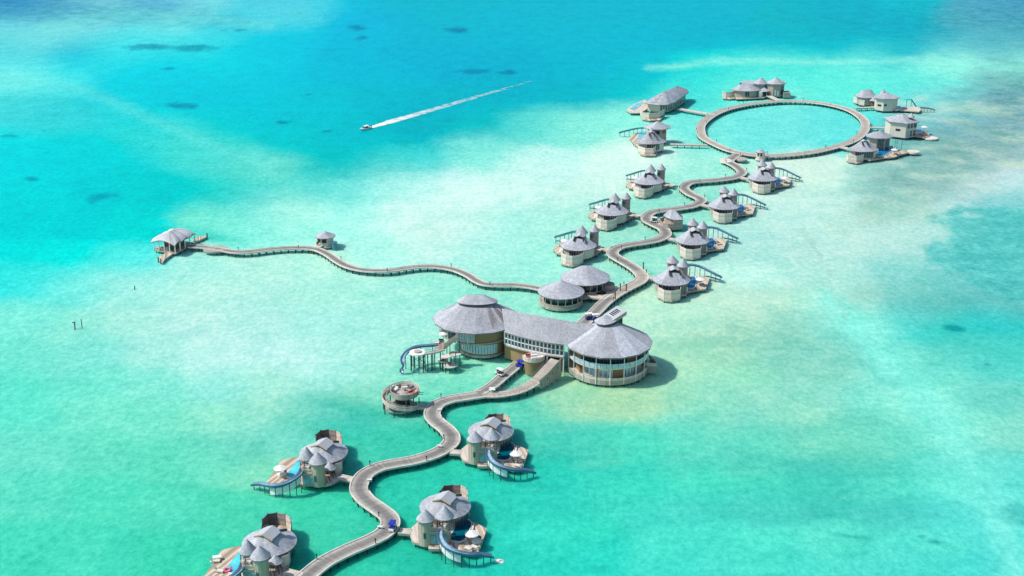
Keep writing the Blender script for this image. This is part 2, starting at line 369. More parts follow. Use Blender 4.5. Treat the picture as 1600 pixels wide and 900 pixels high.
def build_sea():
    ctrl = []
    for tok in SEA.split():
        p, c = tok.split(':')
        ctrl.append([float(v) for v in p.split(',')] + list(lin([float(v) for v in c.split(',')])))
    ctrl = np.array(ctrl)
    pys = list(np.arange(900, -1, -2.5))
    pys = [2600, 1700, 1300, 1100, 1000, 940, 915] + pys + [-12, -30, -60, -100, -150, -200, -245, -275, -292, -303, -309]
    pxs = [-4200, -2400, -1500, -900, -500, -250, -120, -50, -20] + list(np.arange(0, 1601, 3.0)) + [1620, 1660, 1720, 1850, 2100, 2500, 3100, 4000, 5800]
    PX, PY = np.meshgrid(np.array(pxs), np.array(pys))
    n, m = PX.shape
    X = (PX - 800) / FPX; Y = (450 - PY) / FPX
    dy = CP + Y * SP; dz = -SP + Y * CP
    T = -CAM_H / dz
    WX, WY = X * T, dy * T
    cx, cy = np.clip(PX, -15, 1615).ravel(), np.clip(PY, -8, 908).ravel()
    wx, wy = WX.ravel(), WY.ravel()
    inside = ((PX >= -60) & (PX <= 1660) & (PY > -70) & (PY < 950)).ravel()
    wob = fbm(wx / 46, wy / 62, 3) * 30 + fbm(wx / 12, wy / 20, 23) * 20 + fbm(wx / 3.2, wy / 6, 24, 2) * 14
    wob2 = fbm(wx / 60, wy / 80, 11) * 22 + fbm(wx / 12, wy / 20, 29) * 12 + fbm(wx / 3.2, wy / 6, 30, 2) * 9
    qx, qy = cx + wob * .9, cy + wob2 * .55
    num = np.zeros((len(cx), 3)); den = np.full(len(cx), 1e-9)
    for c in ctrl:
        w = np.exp(-((qx - c[0]) / 46) ** 2 - ((qy - c[1]) / 23) ** 2) + 1e-5 / (1 + ((qx - c[0]) / 60) ** 2 + ((qy - c[1]) / 30) ** 2) ** 2
        num += w[:, None] * c[2:5]; den += w
    col = num / den[:, None]
    reef = np.zeros(len(cx))
    # reef and weed patches, sand bars and scour lines (places on the sea floor)
    def blob(x, y, rx, ry, rot=0.0, soft=.35, seed=0, rag=.5):
        a = math.radians(rot); ex, ey = cx + wob * .35 - x, cy + wob2 * .25 - y
        u, v = (ex * math.cos(a) + ey * math.sin(a)) / rx, (-ex * math.sin(a) + ey * math.cos(a)) / ry
        d = np.sqrt(u * u + v * v) + fbm(wx / 9, wy / 14, 40 + seed, 5) * rag * 3
        return np.clip((1 - d) / soft + .5, 0, 1)
    def paint(mask, c, k):
        nonlocal col
        col = col * (1 - (mask * k)[:, None]) + np.array(lin(c)) * (mask * k)[:, None]
    def poly_dist(pts):
        best = np.full(len(cx), 1e9)
        for (x0, y0), (x1, y1) in zip(pts, pts[1:]):
            L = (x1 - x0) ** 2 + (y1 - y0) ** 2
            t = np.clip(((qx - x0) * (x1 - x0) + (qy - y0) * (y1 - y0)) / L, 0, 1)
            best = np.minimum(best, np.hypot(qx - x0 - t * (x1 - x0), (qy - y0 - t * (y1 - y0)) * 1.3))
        return best
    dk = (0, 128, 160)
    for i, (x, y, rx, ry) in enumerate(((231, 73, 30, 4), (304, 75, 26, 4.5), (265, 107, 9, 2), (286, 166, 26, 3.5), (512, 205, 11, 2), (438, 191, 11, 2), (160, 307, 26, 6), (50, 280, 9, 2.5), (745, 112, 24, 3), (790, 114, 14, 2.5), (558, 44, 14, 3), (565, 59, 9, 2), (710, 47, 16, 3), (365, 46, 16, 2.5), (385, 35, 14, 2), (20, 213, 14, 1.6), (1020, 160, 10, 2), (480, 148, 6, 1.2))):
        b = blob(x, y, rx, ry, 0, .9, i, .85); paint(b, dk, .42); reef = np.maximum(reef, b * .8)
    # dark reef at the right edge
    m1 = blob(1606, 398, 150, 80, 8, .16, 5, .3)
    paint(m1, (104, 214, 208), .85); reef = np.maximum(reef, m1 * .75)
    m2 = blob(1640, 170, 135, 66, 0, .9, 6, .5)
    paint(m2, (132, 190, 182), .5); reef = np.maximum(reef, m2 * .75)
    m2b = blob(1560, 25, 230, 28, -3, 1.2, 16, .5); reef = np.maximum(reef, m2b * .8)
    m2c = blob(80, 14, 240, 18, 3, 1.0, 17, .4); reef = np.maximum(reef, m2c * .7); paint(m2c, (70, 168, 200), .35)
    m3 = blob(1470, 255, 120, 40, -18, 1.0, 7, .6)
    paint(m3, (148, 200, 184), .55); reef = np.maximum(reef, m3 * .5)
    m4 = blob(1400, 330, 75, 22, -8, 1.0, 8, .6)
    paint(m4, (168, 218, 196), .5)
    m5 = blob(1230, 540, 150, 40, 8, 1.2, 9, .5); reef = np.maximum(reef, m5 * .45); paint(m5, (130, 214, 192), .25)
    for i, (x, y, rx, ry, k) in enumerate(((1460, 846, 16, 4, .4), (1590, 800, 20, 12, .2), (1495, 513, 12, 3, .6), (1542, 570, 8, 3, .6), (1330, 838, 40, 5, .35), (1440, 838, 10, 4, .6))):
        b = blob(x, y, rx, ry, 8, .9, 20 + i, .8); paint(b, (10, 160, 155), k); reef = np.maximum(reef, b * .5)
    # scour lane curving down the right side
    d = poly_dist([(1290, 470), (1350, 520), (1420, 590), (1490, 680), (1550, 790), (1590, 900)])
    paint(np.exp(-(d / 31) ** 2), (132, 242, 230), .6)
    d = poly_dist([(1245, 350), (1275, 400), (1300, 460), (1320, 500)]); paint(np.exp(-(d / 3.0) ** 2), (160, 212, 190), .35)
    d = poly_dist([(1252, 372), (1262, 384), (1282, 402)]); paint(np.exp(-(d / 2.0) ** 2), (130, 196, 180), .35)
    # pale sand spit on the left
    d = poly_dist([(0, 118), (60, 124), (130, 140), (200, 170), (280, 205), (360, 240), (430, 268)])
    paint(np.exp(-(d / 13) ** 2), (116, 228, 222), .3)
    d = poly_dist([(1010, 105), (1130, 95), (1300, 97), (1450, 92), (1600, 106)]); paint(np.exp(-(d / 6) ** 2), (146, 240, 228), .55)
    d = poly_dist([(60, 40), (200, 22), (330, 30), (420, 40)]); paint(np.exp(-(d / 10) ** 2), (120, 225, 225), .4)
    # stirred sand where slides and stairs end
    paint(blob(1165, 432, 44, 14, 4, 1.2, 50, .4), (196, 250, 240), .6)
    paint(blob(1190, 425, 20, 6, 4, 1.2, 50, .4), (196, 250, 240), .4)
    paint(blob(1285, 285, 26, 8, 4, 1.2, 51, .5), (215, 250, 234), .6)
    paint(blob(1590, 255, 30, 8, 0, .8, 52, .5), (190, 220, 206), .6)
    paint(blob(680, 365, 90, 30, -30, 1.4, 53, .4), (220, 247, 238), .2)
    paint(blob(725, 298, 90, 14, -6, 1.2, 54, .4), (214, 250, 243), .2)
    paint(blob(560, 640, 60, 10, 14, 1.4, 55, .5), (30, 190, 165), .5)
    paint(blob(490, 665, 50, 9, 14, 1.4, 56, .5), (70, 205, 178), .4)
    paint(blob(945, 632, 80, 13, -6, 1.4, 57, .5), (150, 214, 176), .1)
    paint(blob(345, 372, 42, 8, 10, 1.3, 58, .4), (40, 214, 200), .6)
    paint(blob(275, 362, 60, 10, 0, 1.3, 59, .4), (30, 210, 200), .35)
    # small scattered pale flecks
    for i in range(60):
        x, y = random.uniform(820, 1600), random.uniform(460, 780)
        paint(blob(x, y, random.uniform(5, 26), random.uniform(1.5, 4.5), -4, 2.2, i, 1.3), (150, 236, 214), .14)
    for i in range(36):
        x, y = random.uniform(1380, 1600), random.uniform(150, 310)
        paint(blob(x, y, random.uniform(8, 40), random.uniform(1.5, 6), 6, 1.0, i, .8), random.choice([(200, 232, 214), (130, 180, 170), (205, 230, 215)]), .4)
    reef = reef * inside
    verts = np.stack([wx, wy, np.zeros(len(wx))], 1)
    idx = np.arange(n * m).reshape(n, m)
    faces = np.stack([idx[:-1, :-1], idx[:-1, 1:], idx[1:, 1:], idx[1:, :-1]], -1).reshape(-1, 4)
    me = bpy.data.meshes.new('sea_water')
    me.vertices.add(len(verts)); me.vertices.foreach_set('co', verts.ravel().astype(np.float32))
    me.loops.add(faces.size); me.loops.foreach_set('vertex_index', faces.ravel().astype(np.int32))
    me.polygons.add(len(faces)); me.polygons.foreach_set('loop_start', np.arange(0, faces.size, 4, dtype=np.int32))
    me.polygons.foreach_set('loop_total', np.full(len(faces), 4, dtype=np.int32))
    me.update(calc_edges=True); me.validate()
    at_ = me.color_attributes.new('depth_tint', 'FLOAT_COLOR', 'POINT')
    far = np.clip(cy / 900, 0, 1)
    col = col * np.stack([1 + 0 * far, 1.0 - .075 * far, 1.0 - .03 * far], 1)
    rgba = np.concatenate([np.clip(col * SEA_GAIN + SEA_OFF, 0, .97), reef[:, None]], 1).astype(np.float32)
    at_.data.foreach_set('color', rgba.ravel())
    t = NT('lagoon_water')
    a = t.n('ShaderNodeAttribute'); a.attribute_name = 'depth_tint'
    c = a.outputs['Color']
    # broad cloudiness of the water
    n1 = t.noise(.035, 6, .62)
    c = t.mix(1.0, c, t.ramp(n1, [(.3, (.955, .98, .98)), (.7, (1.045, 1.015, 1.015))]), 'MULTIPLY')
    # wind ripple grain
    n2 = t.noise(.62, 6, .86, stretch=(.9, .62, 1))
    sp = t.n('ShaderNodeSeparateColor'); t.l(c, sp.inputs[0])
    depthy = t.math('SUBTRACT', 1.0, t.math('MULTIPLY', sp.outputs[0], 1.05, True), True)   # shallow bright sand shows less ripple
    rip = t.ramp(n2, [(.27, (.36, .70, .70)), (.5, (.97, 1, 1)), (.73, (1.8, 1.24, 1.24))])
    n1b = t.noise(.15, 6, .72, stretch=(.8, .6, 1))
    rip = t.mix(1.0, rip, t.ramp(n1b, [(.3, (.70, .88, .88)), (.5, (1, 1, 1)), (.7, (1.34, 1.09, 1.09))]), 'MULTIPLY')
    c = t.mix(t.math('ADD', t.math('MULTIPLY', depthy, .80), .20), c, t.mix(1.0, c, rip, 'MULTIPLY'))
    # weed and coral mottling
    n3 = t.noise(.14, 8, .8, stretch=(.75, .8, 1))
    k = t.math('MULTIPLY', t.ramp(n3, [(.40, (0, 0, 0)), (.58, (1, 1, 1))]), a.outputs['Alpha'])
    dark = t.mix(1.0, c, (.36, .66, .70), 'MULTIPLY')
    c = t.mix(k, c, dark)
    t.l(c, t.b.inputs['Base Color'])
    t.b.inputs['Roughness'].default_value = .6
    t.b.inputs['Specular IOR Level'].default_value = 0.0
    # light spreads sideways inside the water: green and blue far, red hardly at all
    t.b.subsurface_method = 'BURLEY'
    t.b.inputs['Subsurface Weight'].default_value = .82
    t.b.inputs['Subsurface Radius'].default_value = (.12, 1.0, 1.25)
    t.b.inputs['Subsurface Scale'].default_value = 3.0
    w = t.noise(.8, 4, .65, stretch=(.9, .7, 1))
    bp = t.n('ShaderNodeBump'); bp.inputs['Strength'].default_value = .5; bp.inputs['Distance'].default_value = .25
    t.l(w, bp.inputs['Height'])
    gl = t.n('ShaderNodeBsdfGlossy'); gl.inputs['Roughness'].default_value = .16; t.l(bp.outputs[0], gl.inputs['Normal'])
    fr = t.n('ShaderNodeFresnel'); fr.inputs['IOR'].default_value = 1.33; t.l(bp.outputs[0], fr.inputs['Normal'])
    ms = t.n('ShaderNodeMixShader'); t.l(t.math('MULTIPLY', fr.outputs[0], .11), ms.inputs[0])
    t.l(t.b.outputs[0], ms.inputs[1]); t.l(gl.outputs[0], ms.inputs[2])
    out = [n for n in t.t.nodes if n.type == 'OUTPUT_MATERIAL'][0]; t.l(ms.outputs[0], out.inputs[0])
    me.materials.append(t.mat)
    o = bpy.data.objects.new('sea_water', me); COL.objects.link(o)
    o['kind'] = 'structure'
    return o
build_sea()
# ================================================================ building components (all take world places; parts are stored relative to their thing)
def oval(cx, cy, rx, ry, n=48, rot=0.0, a0=0.0):
    cs, sn = math.cos(rot), math.sin(rot)
    return [(cx + rx * math.cos(t) * cs - ry * math.sin(t) * sn, cy + rx * math.cos(t) * sn + ry * math.sin(t) * cs)
            for t in (a0 + 2 * PI * i / n for i in range(n))]
ROOFS = [0]
def shingles_mb(eave, top, courses, split=1, drop=None, lift=.05, closed=True, tones=None, keep=None):
    """rows of small overlapping shingles between two matching outlines of 3-D points"""
    mb = MB(); n = len(eave); rng = random.Random(len(eave) * courses)
    E = [Vector(p) for p in eave]; T = [Vector(p) for p in top]
    ROOFS[0] += 1; wr = random.Random(ROOFS[0] * 13)
    ns = n if n <= 20 else max(6, n // 4)          # weathering: random ageing per slope; a tones list paints lit and shaded slopes instead
    sect = tones or [wr.uniform(.86, 1.14) for _ in range(ns)]; ns = len(sect)
    prof = drop or (lambda u: 0.0)
    def P(i, f, u):
        a = E[i % n].lerp(E[(i + 1) % n], f); b = T[i % n].lerp(T[(i + 1) % n], f)
        p = a.lerp(b, u); p.z += prof(u); return p
    for k in range(courses):
        u0, u1 = k / courses, min(1.0, (k + 1.0) / courses)
        for i in range(n if closed else n - 1):
            for j in range(split):
                f0, f1 = j / split, (j + 1) / split
                z = lift * .6 + rng.random() * .02
                dz = Vector((0, 0, z)); dz2 = Vector((0, 0, .012))
                a, b, c, d = P(i, f0, u0) + dz, P(i, f1, u0) + dz, P(i, f1, u1) + dz2, P(i, f0, u1) + dz2
                if keep and not keep((a + b + c + d) / 4): continue
                if (c - d).length < 1e-4: mb.face([a, b, c])
                else: mb.face([a, b, c, d])
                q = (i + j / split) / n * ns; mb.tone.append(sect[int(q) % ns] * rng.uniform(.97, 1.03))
    return mb
def roof_loft(parent, eave, top, courses=12, split=1, thick=.22, drop=None, name='roof', mat='shingle', tones=None):
    """roof shell between an eave outline and a top outline, with an underside, and shingle courses over it"""
    n = len(eave); prof = drop or (lambda u: 0.0)
    mb = MB(); R = 4 if drop else 1; b = len(mb.v)
    for k in range(R + 1):
        u = k / R
        for i in range(n):
            p = Vector(eave[i]).lerp(Vector(top[i]), u); mb.v.append((p.x, p.y, p.z + prof(u)))
    for k in range(R):
        for i in range(n):
            j = (i + 1) % n
            mb.f.append((b + k * n + i, b + k * n + j, b + (k + 1) * n + j, b + (k + 1) * n + i)); mb.m.append(0)
    mb.f.append(tuple(b + R * n + i for i in range(n))); mb.m.append(0)
    # fascia and flat underside
    e = len(mb.v)
    for p in eave: mb.v.append((p[0], p[1], p[2] - thick))
    for i in range(n):
        j = (i + 1) % n
        mb.f.append((e + i, e + j, b + j, b + i)); mb.m.append(0)
    mb.f.append(tuple(e + n - 1 - i for i in range(n))); mb.m.append(0)
    r = mb.build(name, M['roof_deck'], parent)
    shingles_mb(eave, top, courses, split, drop, tones=tones).build('shingles', M[mat], r, stuff=True)
    return r
def cone_roof(parent, c, r, z, rise, n=28, courses=7, name='roof', ry=None, flare=0.0, rtop=.04, topc=None, split=1):
    ry = ry or r; tx, ty = topc or c
    e = [(x, y, z) for x, y in oval(c[0], c[1], r, ry, n)]
    t = [(x, y, z + rise) for x, y in oval(tx, ty, rtop, rtop * ry / r, n)]
    drop = (lambda u: -flare * rise * u * (1 - u) * 4) if flare else None
    return roof_loft(parent, e, t, courses, split, .18, drop, name)
def tower(parent, c, r, z0, z1, eave_r, rise, n=20, mat='tower', name='tower_wall', courses=7, window=None):
    mb = MB()
    for i in range(n):                                   # staves, each slightly proud or shy
        a0, a1 = 2 * PI * i / n, 2 * PI * (i + 1) / n
        k = r + (.04 if i % 2 else 0)
        p = [(c[0] + k * math.cos(a), c[1] + k * math.sin(a)) for a in (a0, a1)]
        q = [(c[0] + (r - .3) * math.cos(a), c[1] + (r - .3) * math.sin(a)) for a in (a0, a1)]
        mb.prism([p[0], p[1], q[1], q[0]], z0, z1)
    w = mb.build(name, M[mat], parent)
    if window:
        for ang, z, ww, hh in window:
            m = MB(); a = math.radians(ang)
            m.box((c[0] + r * math.cos(a), c[1] + r * math.sin(a)), (.3, ww), z, z + hh, a)
            m.build('window', M['glass'], w)
    cone_roof(parent, c, eave_r, z1, rise, 28, courses, 'tower_roof')
    return w
def lookout(parent, c, r, z0, zf, z1, eave_r, rise, n=8, courses=7):
    """open look-out: core, floor, posts and a cone roof"""
    mb = MB(); mb.cyl(c, r * .62, z0, zf, 14)
    mb.build('lookout_core', M['wall'], parent)
    mb = MB(); mb.cyl(c, r, zf, zf + .2, 20); mb.build('lookout_floor', M['beam'], parent)
    for i in range(6):
        a = 2 * PI * i / 6 + .3; m = MB()
        m.cyl((c[0] + r * .86 * math.cos(a), c[1] + r * .86 * math.sin(a)), .09, zf + .2, z1, 6)
        m.build('post', M['brown'], parent)
    mb = MB()
    for i in range(16):
        a0, a1 = 2 * PI * i / 16, 2 * PI * (i + 1) / 16
        p, q = [(c[0] + r * .95 * math.cos(a), c[1] + r * .95 * math.sin(a)) for a in (a0, a1)]
        for z in (.45, .75, 1.05): mb.bar((p[0], p[1], zf + .2 + z), (q[0], q[1], zf + .2 + z), .07)
    mb.build('railing', M['wall'], parent)
    cone_roof(parent, c, eave_r, z1, rise, 28, courses, 'tower_roof')
def wall_panels(parent, pts, z0, z1, mat='panel', th=.12, name='wall_panel', posts=None):
    mats = mat if isinstance(mat, (list, tuple)) else [mat] * (len(pts) - 1)
    if posts:
        for a in pts:
            m = MB(); m.box((a[0], a[1]), (.24, .24), z0 - .2, z1 + .1); m.build('corner_post', M[posts], parent)
    for i, (a, b) in enumerate(zip(pts, pts[1:])):
        mb = MB(); l = math.hypot(b[0] - a[0], b[1] - a[1]); k = max(2, int((z1 - z0) / .42))
        d = ((b[0] - a[0]) / l, (b[1] - a[1]) / l); nrm = (d[1], -d[0])
        a2, b2 = (a[0] + d[0] * .03, a[1] + d[1] * .03), (b[0] - d[0] * .03, b[1] - d[1] * .03)
        for j in range(k):                               # horizontal boards with open joints
            za, zb = z0 + (z1 - z0) * j / k, z0 + (z1 - z0) * (j + 1) / k - .035
            o = .015 * ((j * 7 + i * 3) % 3)
            mb.segbox((a2[0] + nrm[0] * o, a2[1] + nrm[1] * o), (b2[0] + nrm[0] * o, b2[1] + nrm[1] * o), th, za, zb)
        mb.segbox(a2, b2, th * .5, z0, z1 - .05)
        mb.build(name, M[mats[i]], parent)
def clip_strip(poly, ax, lo, hi):
    def cl(ps, k, sgn):
        out = []
        for i in range(len(ps)):
            p, q = ps[i], ps[(i + 1) % len(ps)]
            dp = sgn * (p[0] * ax[0] + p[1] * ax[1] - k); dq = sgn * (q[0] * ax[0] + q[1] * ax[1] - k)
            if dp >= 0: out.append(p)
            if (dp > 0 and dq < 0) or (dp < 0 and dq > 0):
                t = dp / (dp - dq); out.append((p[0] + t * (q[0] - p[0]), p[1] + t * (q[1] - p[1])))
        return out
    r = cl(poly, lo, 1)
    return cl(r, hi, -1) if len(r) >= 3 else []
def boards_mb(poly, z, ang, w=.34, seed=1, gap=.035, th=.05):
    rng = random.Random(seed); ax = (math.cos(ang), math.sin(ang))
    poly = ccw(poly)
    ks = [p[0] * ax[0] + p[1] * ax[1] for p in poly]; k = min(ks); mb = MB()
    while k < max(ks):
        s = clip_strip(poly, ax, k + gap / 2, min(k + w - gap / 2, max(ks)))
        if len(s) >= 3 and abs(area2(s)) > .02:
            h = rng.random() * .02
            mb.prism(s, z, z + th + h, bottom=False)
        k += w
    return mb
def pile_mb(pts, z1, r=.16, z0=-1.2):
    mb = MB()
    for p in pts: mb.cyl((p[0], p[1]), r, z0, z1, 6)
    return mb
def inset(poly, k):
    cx = sum(p[0] for p in poly) / len(poly); cy = sum(p[1] for p in poly) / len(poly)
    return [(cx + (p[0] - cx) * k, cy + (p[1] - cy) * k) for p in poly]
def deck(parent, poly, z, ang=0.0, th=.4, w=.34, seed=1, piles=True, mat='deck', name='deck', rim='fascia'):
    poly = [(p[0], p[1]) for p in poly]
    mb = MB(); mb.prism(poly, z - th, z - .06)
    d = mb.build(name, M[rim], parent)
    boards_mb(poly, z - .055, ang, w, seed).build('deck_boards', M[mat], d, stuff=True)
    if piles:
        pts = []
        P = inset(poly, .9)
        for i in range(len(P)):
            a, b = P[i], P[(i + 1) % len(P)]; l = math.hypot(b[0] - a[0], b[1] - a[1]); k = max(1, int(l / 2.6))
            pts += [(a[0] + (b[0] - a[0]) * j / k, a[1] + (b[1] - a[1]) * j / k) for j in range(k)]
        pile_mb(pts, z - th).build('piles', M['pile'], d, stuff=True)
    return d
def pool(parent, poly, z, mat, rim=.28, rise=.14, name='pool'):
    poly = ccw(poly)
    n = len(poly); c = (sum(p[0] for p in poly) / n, sum(p[1] for p in poly) / n)
    outer = [(c[0] + (p[0] - c[0]) * (1 + rim / max(.1, math.hypot(p[0] - c[0], p[1] - c[1]))), c[1] + (p[1] - c[1]) * (1 + rim / max(.1, math.hypot(p[0] - c[0], p[1] - c[1])))) for p in poly]
    mb = MB()
    for i in range(n):
        j = (i + 1) % n
        mb.prism([outer[i], outer[j], poly[j], poly[i]], z - .5, z + rise)
    r = mb.build(name, M['white'], parent)
    w = MB(); w.prism(poly, z - .4, z + rise - .06); w.build('pool_water', M[mat], r)
    return r
def smooth_path(pts, per=6, closed=False):
    P = [Vector(p) if len(p) == 3 else Vector((p[0], p[1], 0)) for p in pts]; n = len(P); out = []
    rng = range(n) if closed else range(n - 1)
    for i in rng:
        if closed: a, b, c, d = P[(i - 1) % n], P[i], P[(i + 1) % n], P[(i + 2) % n]
        else: a, b, c, d = P[max(0, i - 1)], P[i], P[i + 1], P[min(n - 1, i + 2)]
        for k in range(per):
            t = k / per
            out.append(.5 * ((2 * b) + (c - a) * t + (2 * a - 5 * b + 4 * c - d) * t * t + (3 * b - a - 3 * c + d) * t ** 3))
    if not closed: out.append(P[-1])
    return out
def resample(path, step, closed=False):
    P = path + [path[0]] if closed else path
    L = [0]
    for a, b in zip(P, P[1:]): L.append(L[-1] + (b - a).length)
    n = max(2, round(L[-1] / step)); out = []; k = 0
    for i in range(n if closed else n + 1):
        s = L[-1] * i / n
        while k < len(L) - 2 and L[k + 1] < s: k += 1
        t = (s - L[k]) / max(1e-6, L[k + 1] - L[k]); out.append(P[k].lerp(P[k + 1], t))
    return out
def side_dirs(P, closed=False):
    n = len(P); out = []
    for i in range(n):
        a = P[(i - 1) % n] if closed else P[max(0, i - 1)]; b = P[(i + 1) % n] if closed else P[min(n - 1, i + 1)]
        d = Vector((b.x - a.x, b.y - a.y, 0)).normalized(); out.append(Vector((-d.y, d.x, 0)))
    return out
def slide(parent, pts, w=1.0, wall=.5, mats=('slide_in', 'slide_out'), posts=6, p0=.12, curtain=None, post_r=.1, first=None):
    P = resample(smooth_path(pts, 8), .55); N = side_dirs(P); mb = MB()
    prof = [(-.5, wall), (-.44, .12), (-.2, 0), (.2, 0), (.44, .12), (.5, wall)]
    prof2 = [(.62, wall), (.56, 0), (.25, -.14), (-.25, -.14), (-.56, 0), (-.62, wall)]
    full = prof + prof2; rows = []
    for p, nv in zip(P, N): rows.append([p + nv * (-u) * w + Vector((0, 0, h)) for u, h in full])
    k = len(full)
    for a, b in zip(rows, rows[1:]):
        for i in range(k):
            j = (i + 1) % k
            mb.face([a[i], a[j], b[j], b[i]][::-1], 0 if i < 5 else 1)
    mb.face(rows[0], 1); mb.face(rows[-1][::-1], 1)
    s = mb.build('water_slide', [M[mats[0]], M[mats[1]]], parent)
    L = len(P)
    for i in range(posts):
        q = P[int((p0 + (.985 - p0) * i / (posts - 1)) * (L - 1))]
        m = MB(); m.cyl((q.x, q.y), post_r, -1.0, q.z - .1, 6); m.build('slide_post', M['post'], s)
    if curtain:
        a, b, h = curtain; ia, ib = int(a * (L - 1)), int(b * (L - 1)); nc = 4
        for c in range(nc):
            i0, i1 = ia + (ib - ia) * c // nc, ia + (ib - ia) * (c + 1) // nc
            m = MB()
            for i in range(i0, i1):
                t0, t1 = P[i] - Vector((0, 0, .35)), P[i + 1] - Vector((0, 0, .35))
                e = .97 if i == i1 - 1 else 1
                t1 = t0.lerp(t1, e)
                m.segbox((t0.x, t0.y), (t1.x, t1.y), .05, max(.35, t0.z - h), t0.z - .1)
            m.build('curtain', M['canvas'], s)
    return s
def walkway(parent, a, b, w=1.7, z=1.4, name='walkway', mat='deck', rail=True):
    mb = MB(); mb.segbox(a, b, w, z - .45, z - .06); d = mb.build(name, M['fascia'], parent)
    l = math.hypot(b[0] - a[0], b[1] - a[1]); ux, uy = (b[0] - a[0]) / l, (b[1] - a[1]) / l; nx, ny = -uy * w / 2, ux * w / 2
    poly = [(a[0] - nx, a[1] - ny), (b[0] - nx, b[1] - ny), (b[0] + nx, b[1] + ny), (a[0] + nx, a[1] + ny)]
    boards_mb(poly, z - .055, math.atan2(uy, ux), .36, 3).build('walkway_boards', M[mat], d, stuff=True)
    m = MB()
    for s in (-1, 1):
        o = .92 * s
        m.segbox((a[0] + nx * o, a[1] + ny * o), (b[0] + nx * o, b[1] + ny * o), .18, z, z + .16)
    m.build('edge_kerb', M['beam'], d, stuff=True)
    k = max(2, int(l / 2.8))
    pile_mb([(a[0] + (b[0] - a[0]) * i / k + s * nx * .8, a[1] + (b[1] - a[1]) * i / k + s * ny * .8) for i in range(1, k) for s in (-1, 1)], z - .4, .13).build('piles', M['pile'], d, stuff=True)
    return d
def oval_wall(parent, c, rx, ry, z0, z1, n=36, mat='wall', name='wall', rot=0):
    mb = MB()
    o = oval(c[0], c[1], rx, ry, n, rot); q = oval(c[0], c[1], rx - .25, ry - .25, n, rot)
    for i in range(n):
        j = (i + 1) % n
        mb.prism([o[i], o[j], q[j], q[i]], z0, z1)
    return mb.build(name, M[mat], parent)
def on_oval(c, rx, ry, deg, k=1.0):
    a = math.radians(deg); return (c[0] + rx * k * math.cos(a), c[1] + ry * k * math.sin(a))
def oval_panes(parent, c, rx, ry, a0, a1, n, z0, z1, mat='glass', name='window', w=.8, th=.12, frame=None, k=1.02):
    """a run of separate flat panes standing on an oval wall"""
    for i in range(n):
        t0, t1 = a0 + (a1 - a0) * (i + .5 - w / 2) / n, a0 + (a1 - a0) * (i + .5 + w / 2) / n
        p, q = on_oval(c, rx, ry, t0, k), on_oval(c, rx, ry, t1, k)
        if frame:
            m = MB(); d = Vector((q[0] - p[0], q[1] - p[1], 0)); l = d.length; d.normalize(); f = .13
            for s in (0, 1):
                e = p if s == 0 else (q[0] - d.x * f, q[1] - d.y * f)
                m.segbox(e, (e[0] + d.x * f, e[1] + d.y * f), th + .08, z0, z1)
            g0, g1 = (p[0] + d.x * f, p[1] + d.y * f), (q[0] - d.x * f, q[1] - d.y * f)
            m.segbox(g0, g1, th + .08, z0, z0 + f); m.segbox(g0, g1, th + .08, z1 - f, z1)
            fr = m.build(name, M[frame], parent)
            m = MB(); m.segbox(g0, g1, th * .6, z0 + f, z1 - f); m.build('pane', M[mat], fr)
        else:
            m = MB(); m.segbox(p, q, th, z0, z1); m.build(name, M[mat], parent)
def monitor(parent, c, z, s=1, w=2.5, l=3.4, h=.75, rot=0.0, fall=.5):
    """raised gabled roof hatch at the crown: two slabs, beige gable trim at one end, two dark rails at the other"""
    cs, sn = math.cos(rot), math.sin(rot)
    def W(x, y, zz): return Vector((c[0] + x * cs - y * sn, c[1] + x * sn + y * cs, z + zz))
    mb = MB(); mb.prism([W(x, y, 0)[:2] for x, y in ((-w * .42, -l * .45), (w * .42, -l * .45), (w * .42, l * .45), (-w * .42, l * .45))], z - 1.2, z + h - fall - .05)
    mb.build('roof_hatch_base', M['dark'], parent)
    for sg in (-1, 1):
        m = MB(); q = [W(0, -l / 2, h + .02), W(0, l / 2, h + .02), W(sg * w / 2, l / 2, h - fall), W(sg * w / 2, -l / 2, h - fall)]
        m.hexa(q[::-1] if sg > 0 else q, (0, 0, -.14)); m.tone = [1.1 if sg < 0 else .95] * len(m.f); m.build('roof_hatch', M['shingle'], parent)  # sun-side slab toned lighter, the other darker, as if lit
    m = MB(); y = -s * (l / 2 - .02)
    for sg in (-1, 1):
        m.bar(W(0, y - s * .08, h - .16), W(sg * w * .52, y - s * .08, h - fall - .18), .28)
    m.build('gable_trim', M['trim'], parent)
    for sg in (-1, 1):
        m = MB(); a, b = W(sg * w * .46, s * l * .42, h - .62), W(sg * w * .5, s * (l * .42 + 1.9), h - 1.45)
        m.bar(a, b, .46); m.build('roof_rail', M['dark'], parent)
def main_roof(parent, c, rx, ry, ze, rise, rot=0.0, n=44, courses=10, tc=None, tl=1.3, ts=.55, flare=.10):
    e = [(x, y, ze) for x, y in oval(c[0], c[1], rx, ry, n, rot)]
    tx, ty = tc or c
    t = [(x, y, ze + rise) for x, y in oval(tx, ty, tl, ts, n, rot)]
    return roof_loft(parent, e, t, courses, 1, .22, lambda u: -flare * rise * 4 * u * (1 - u))

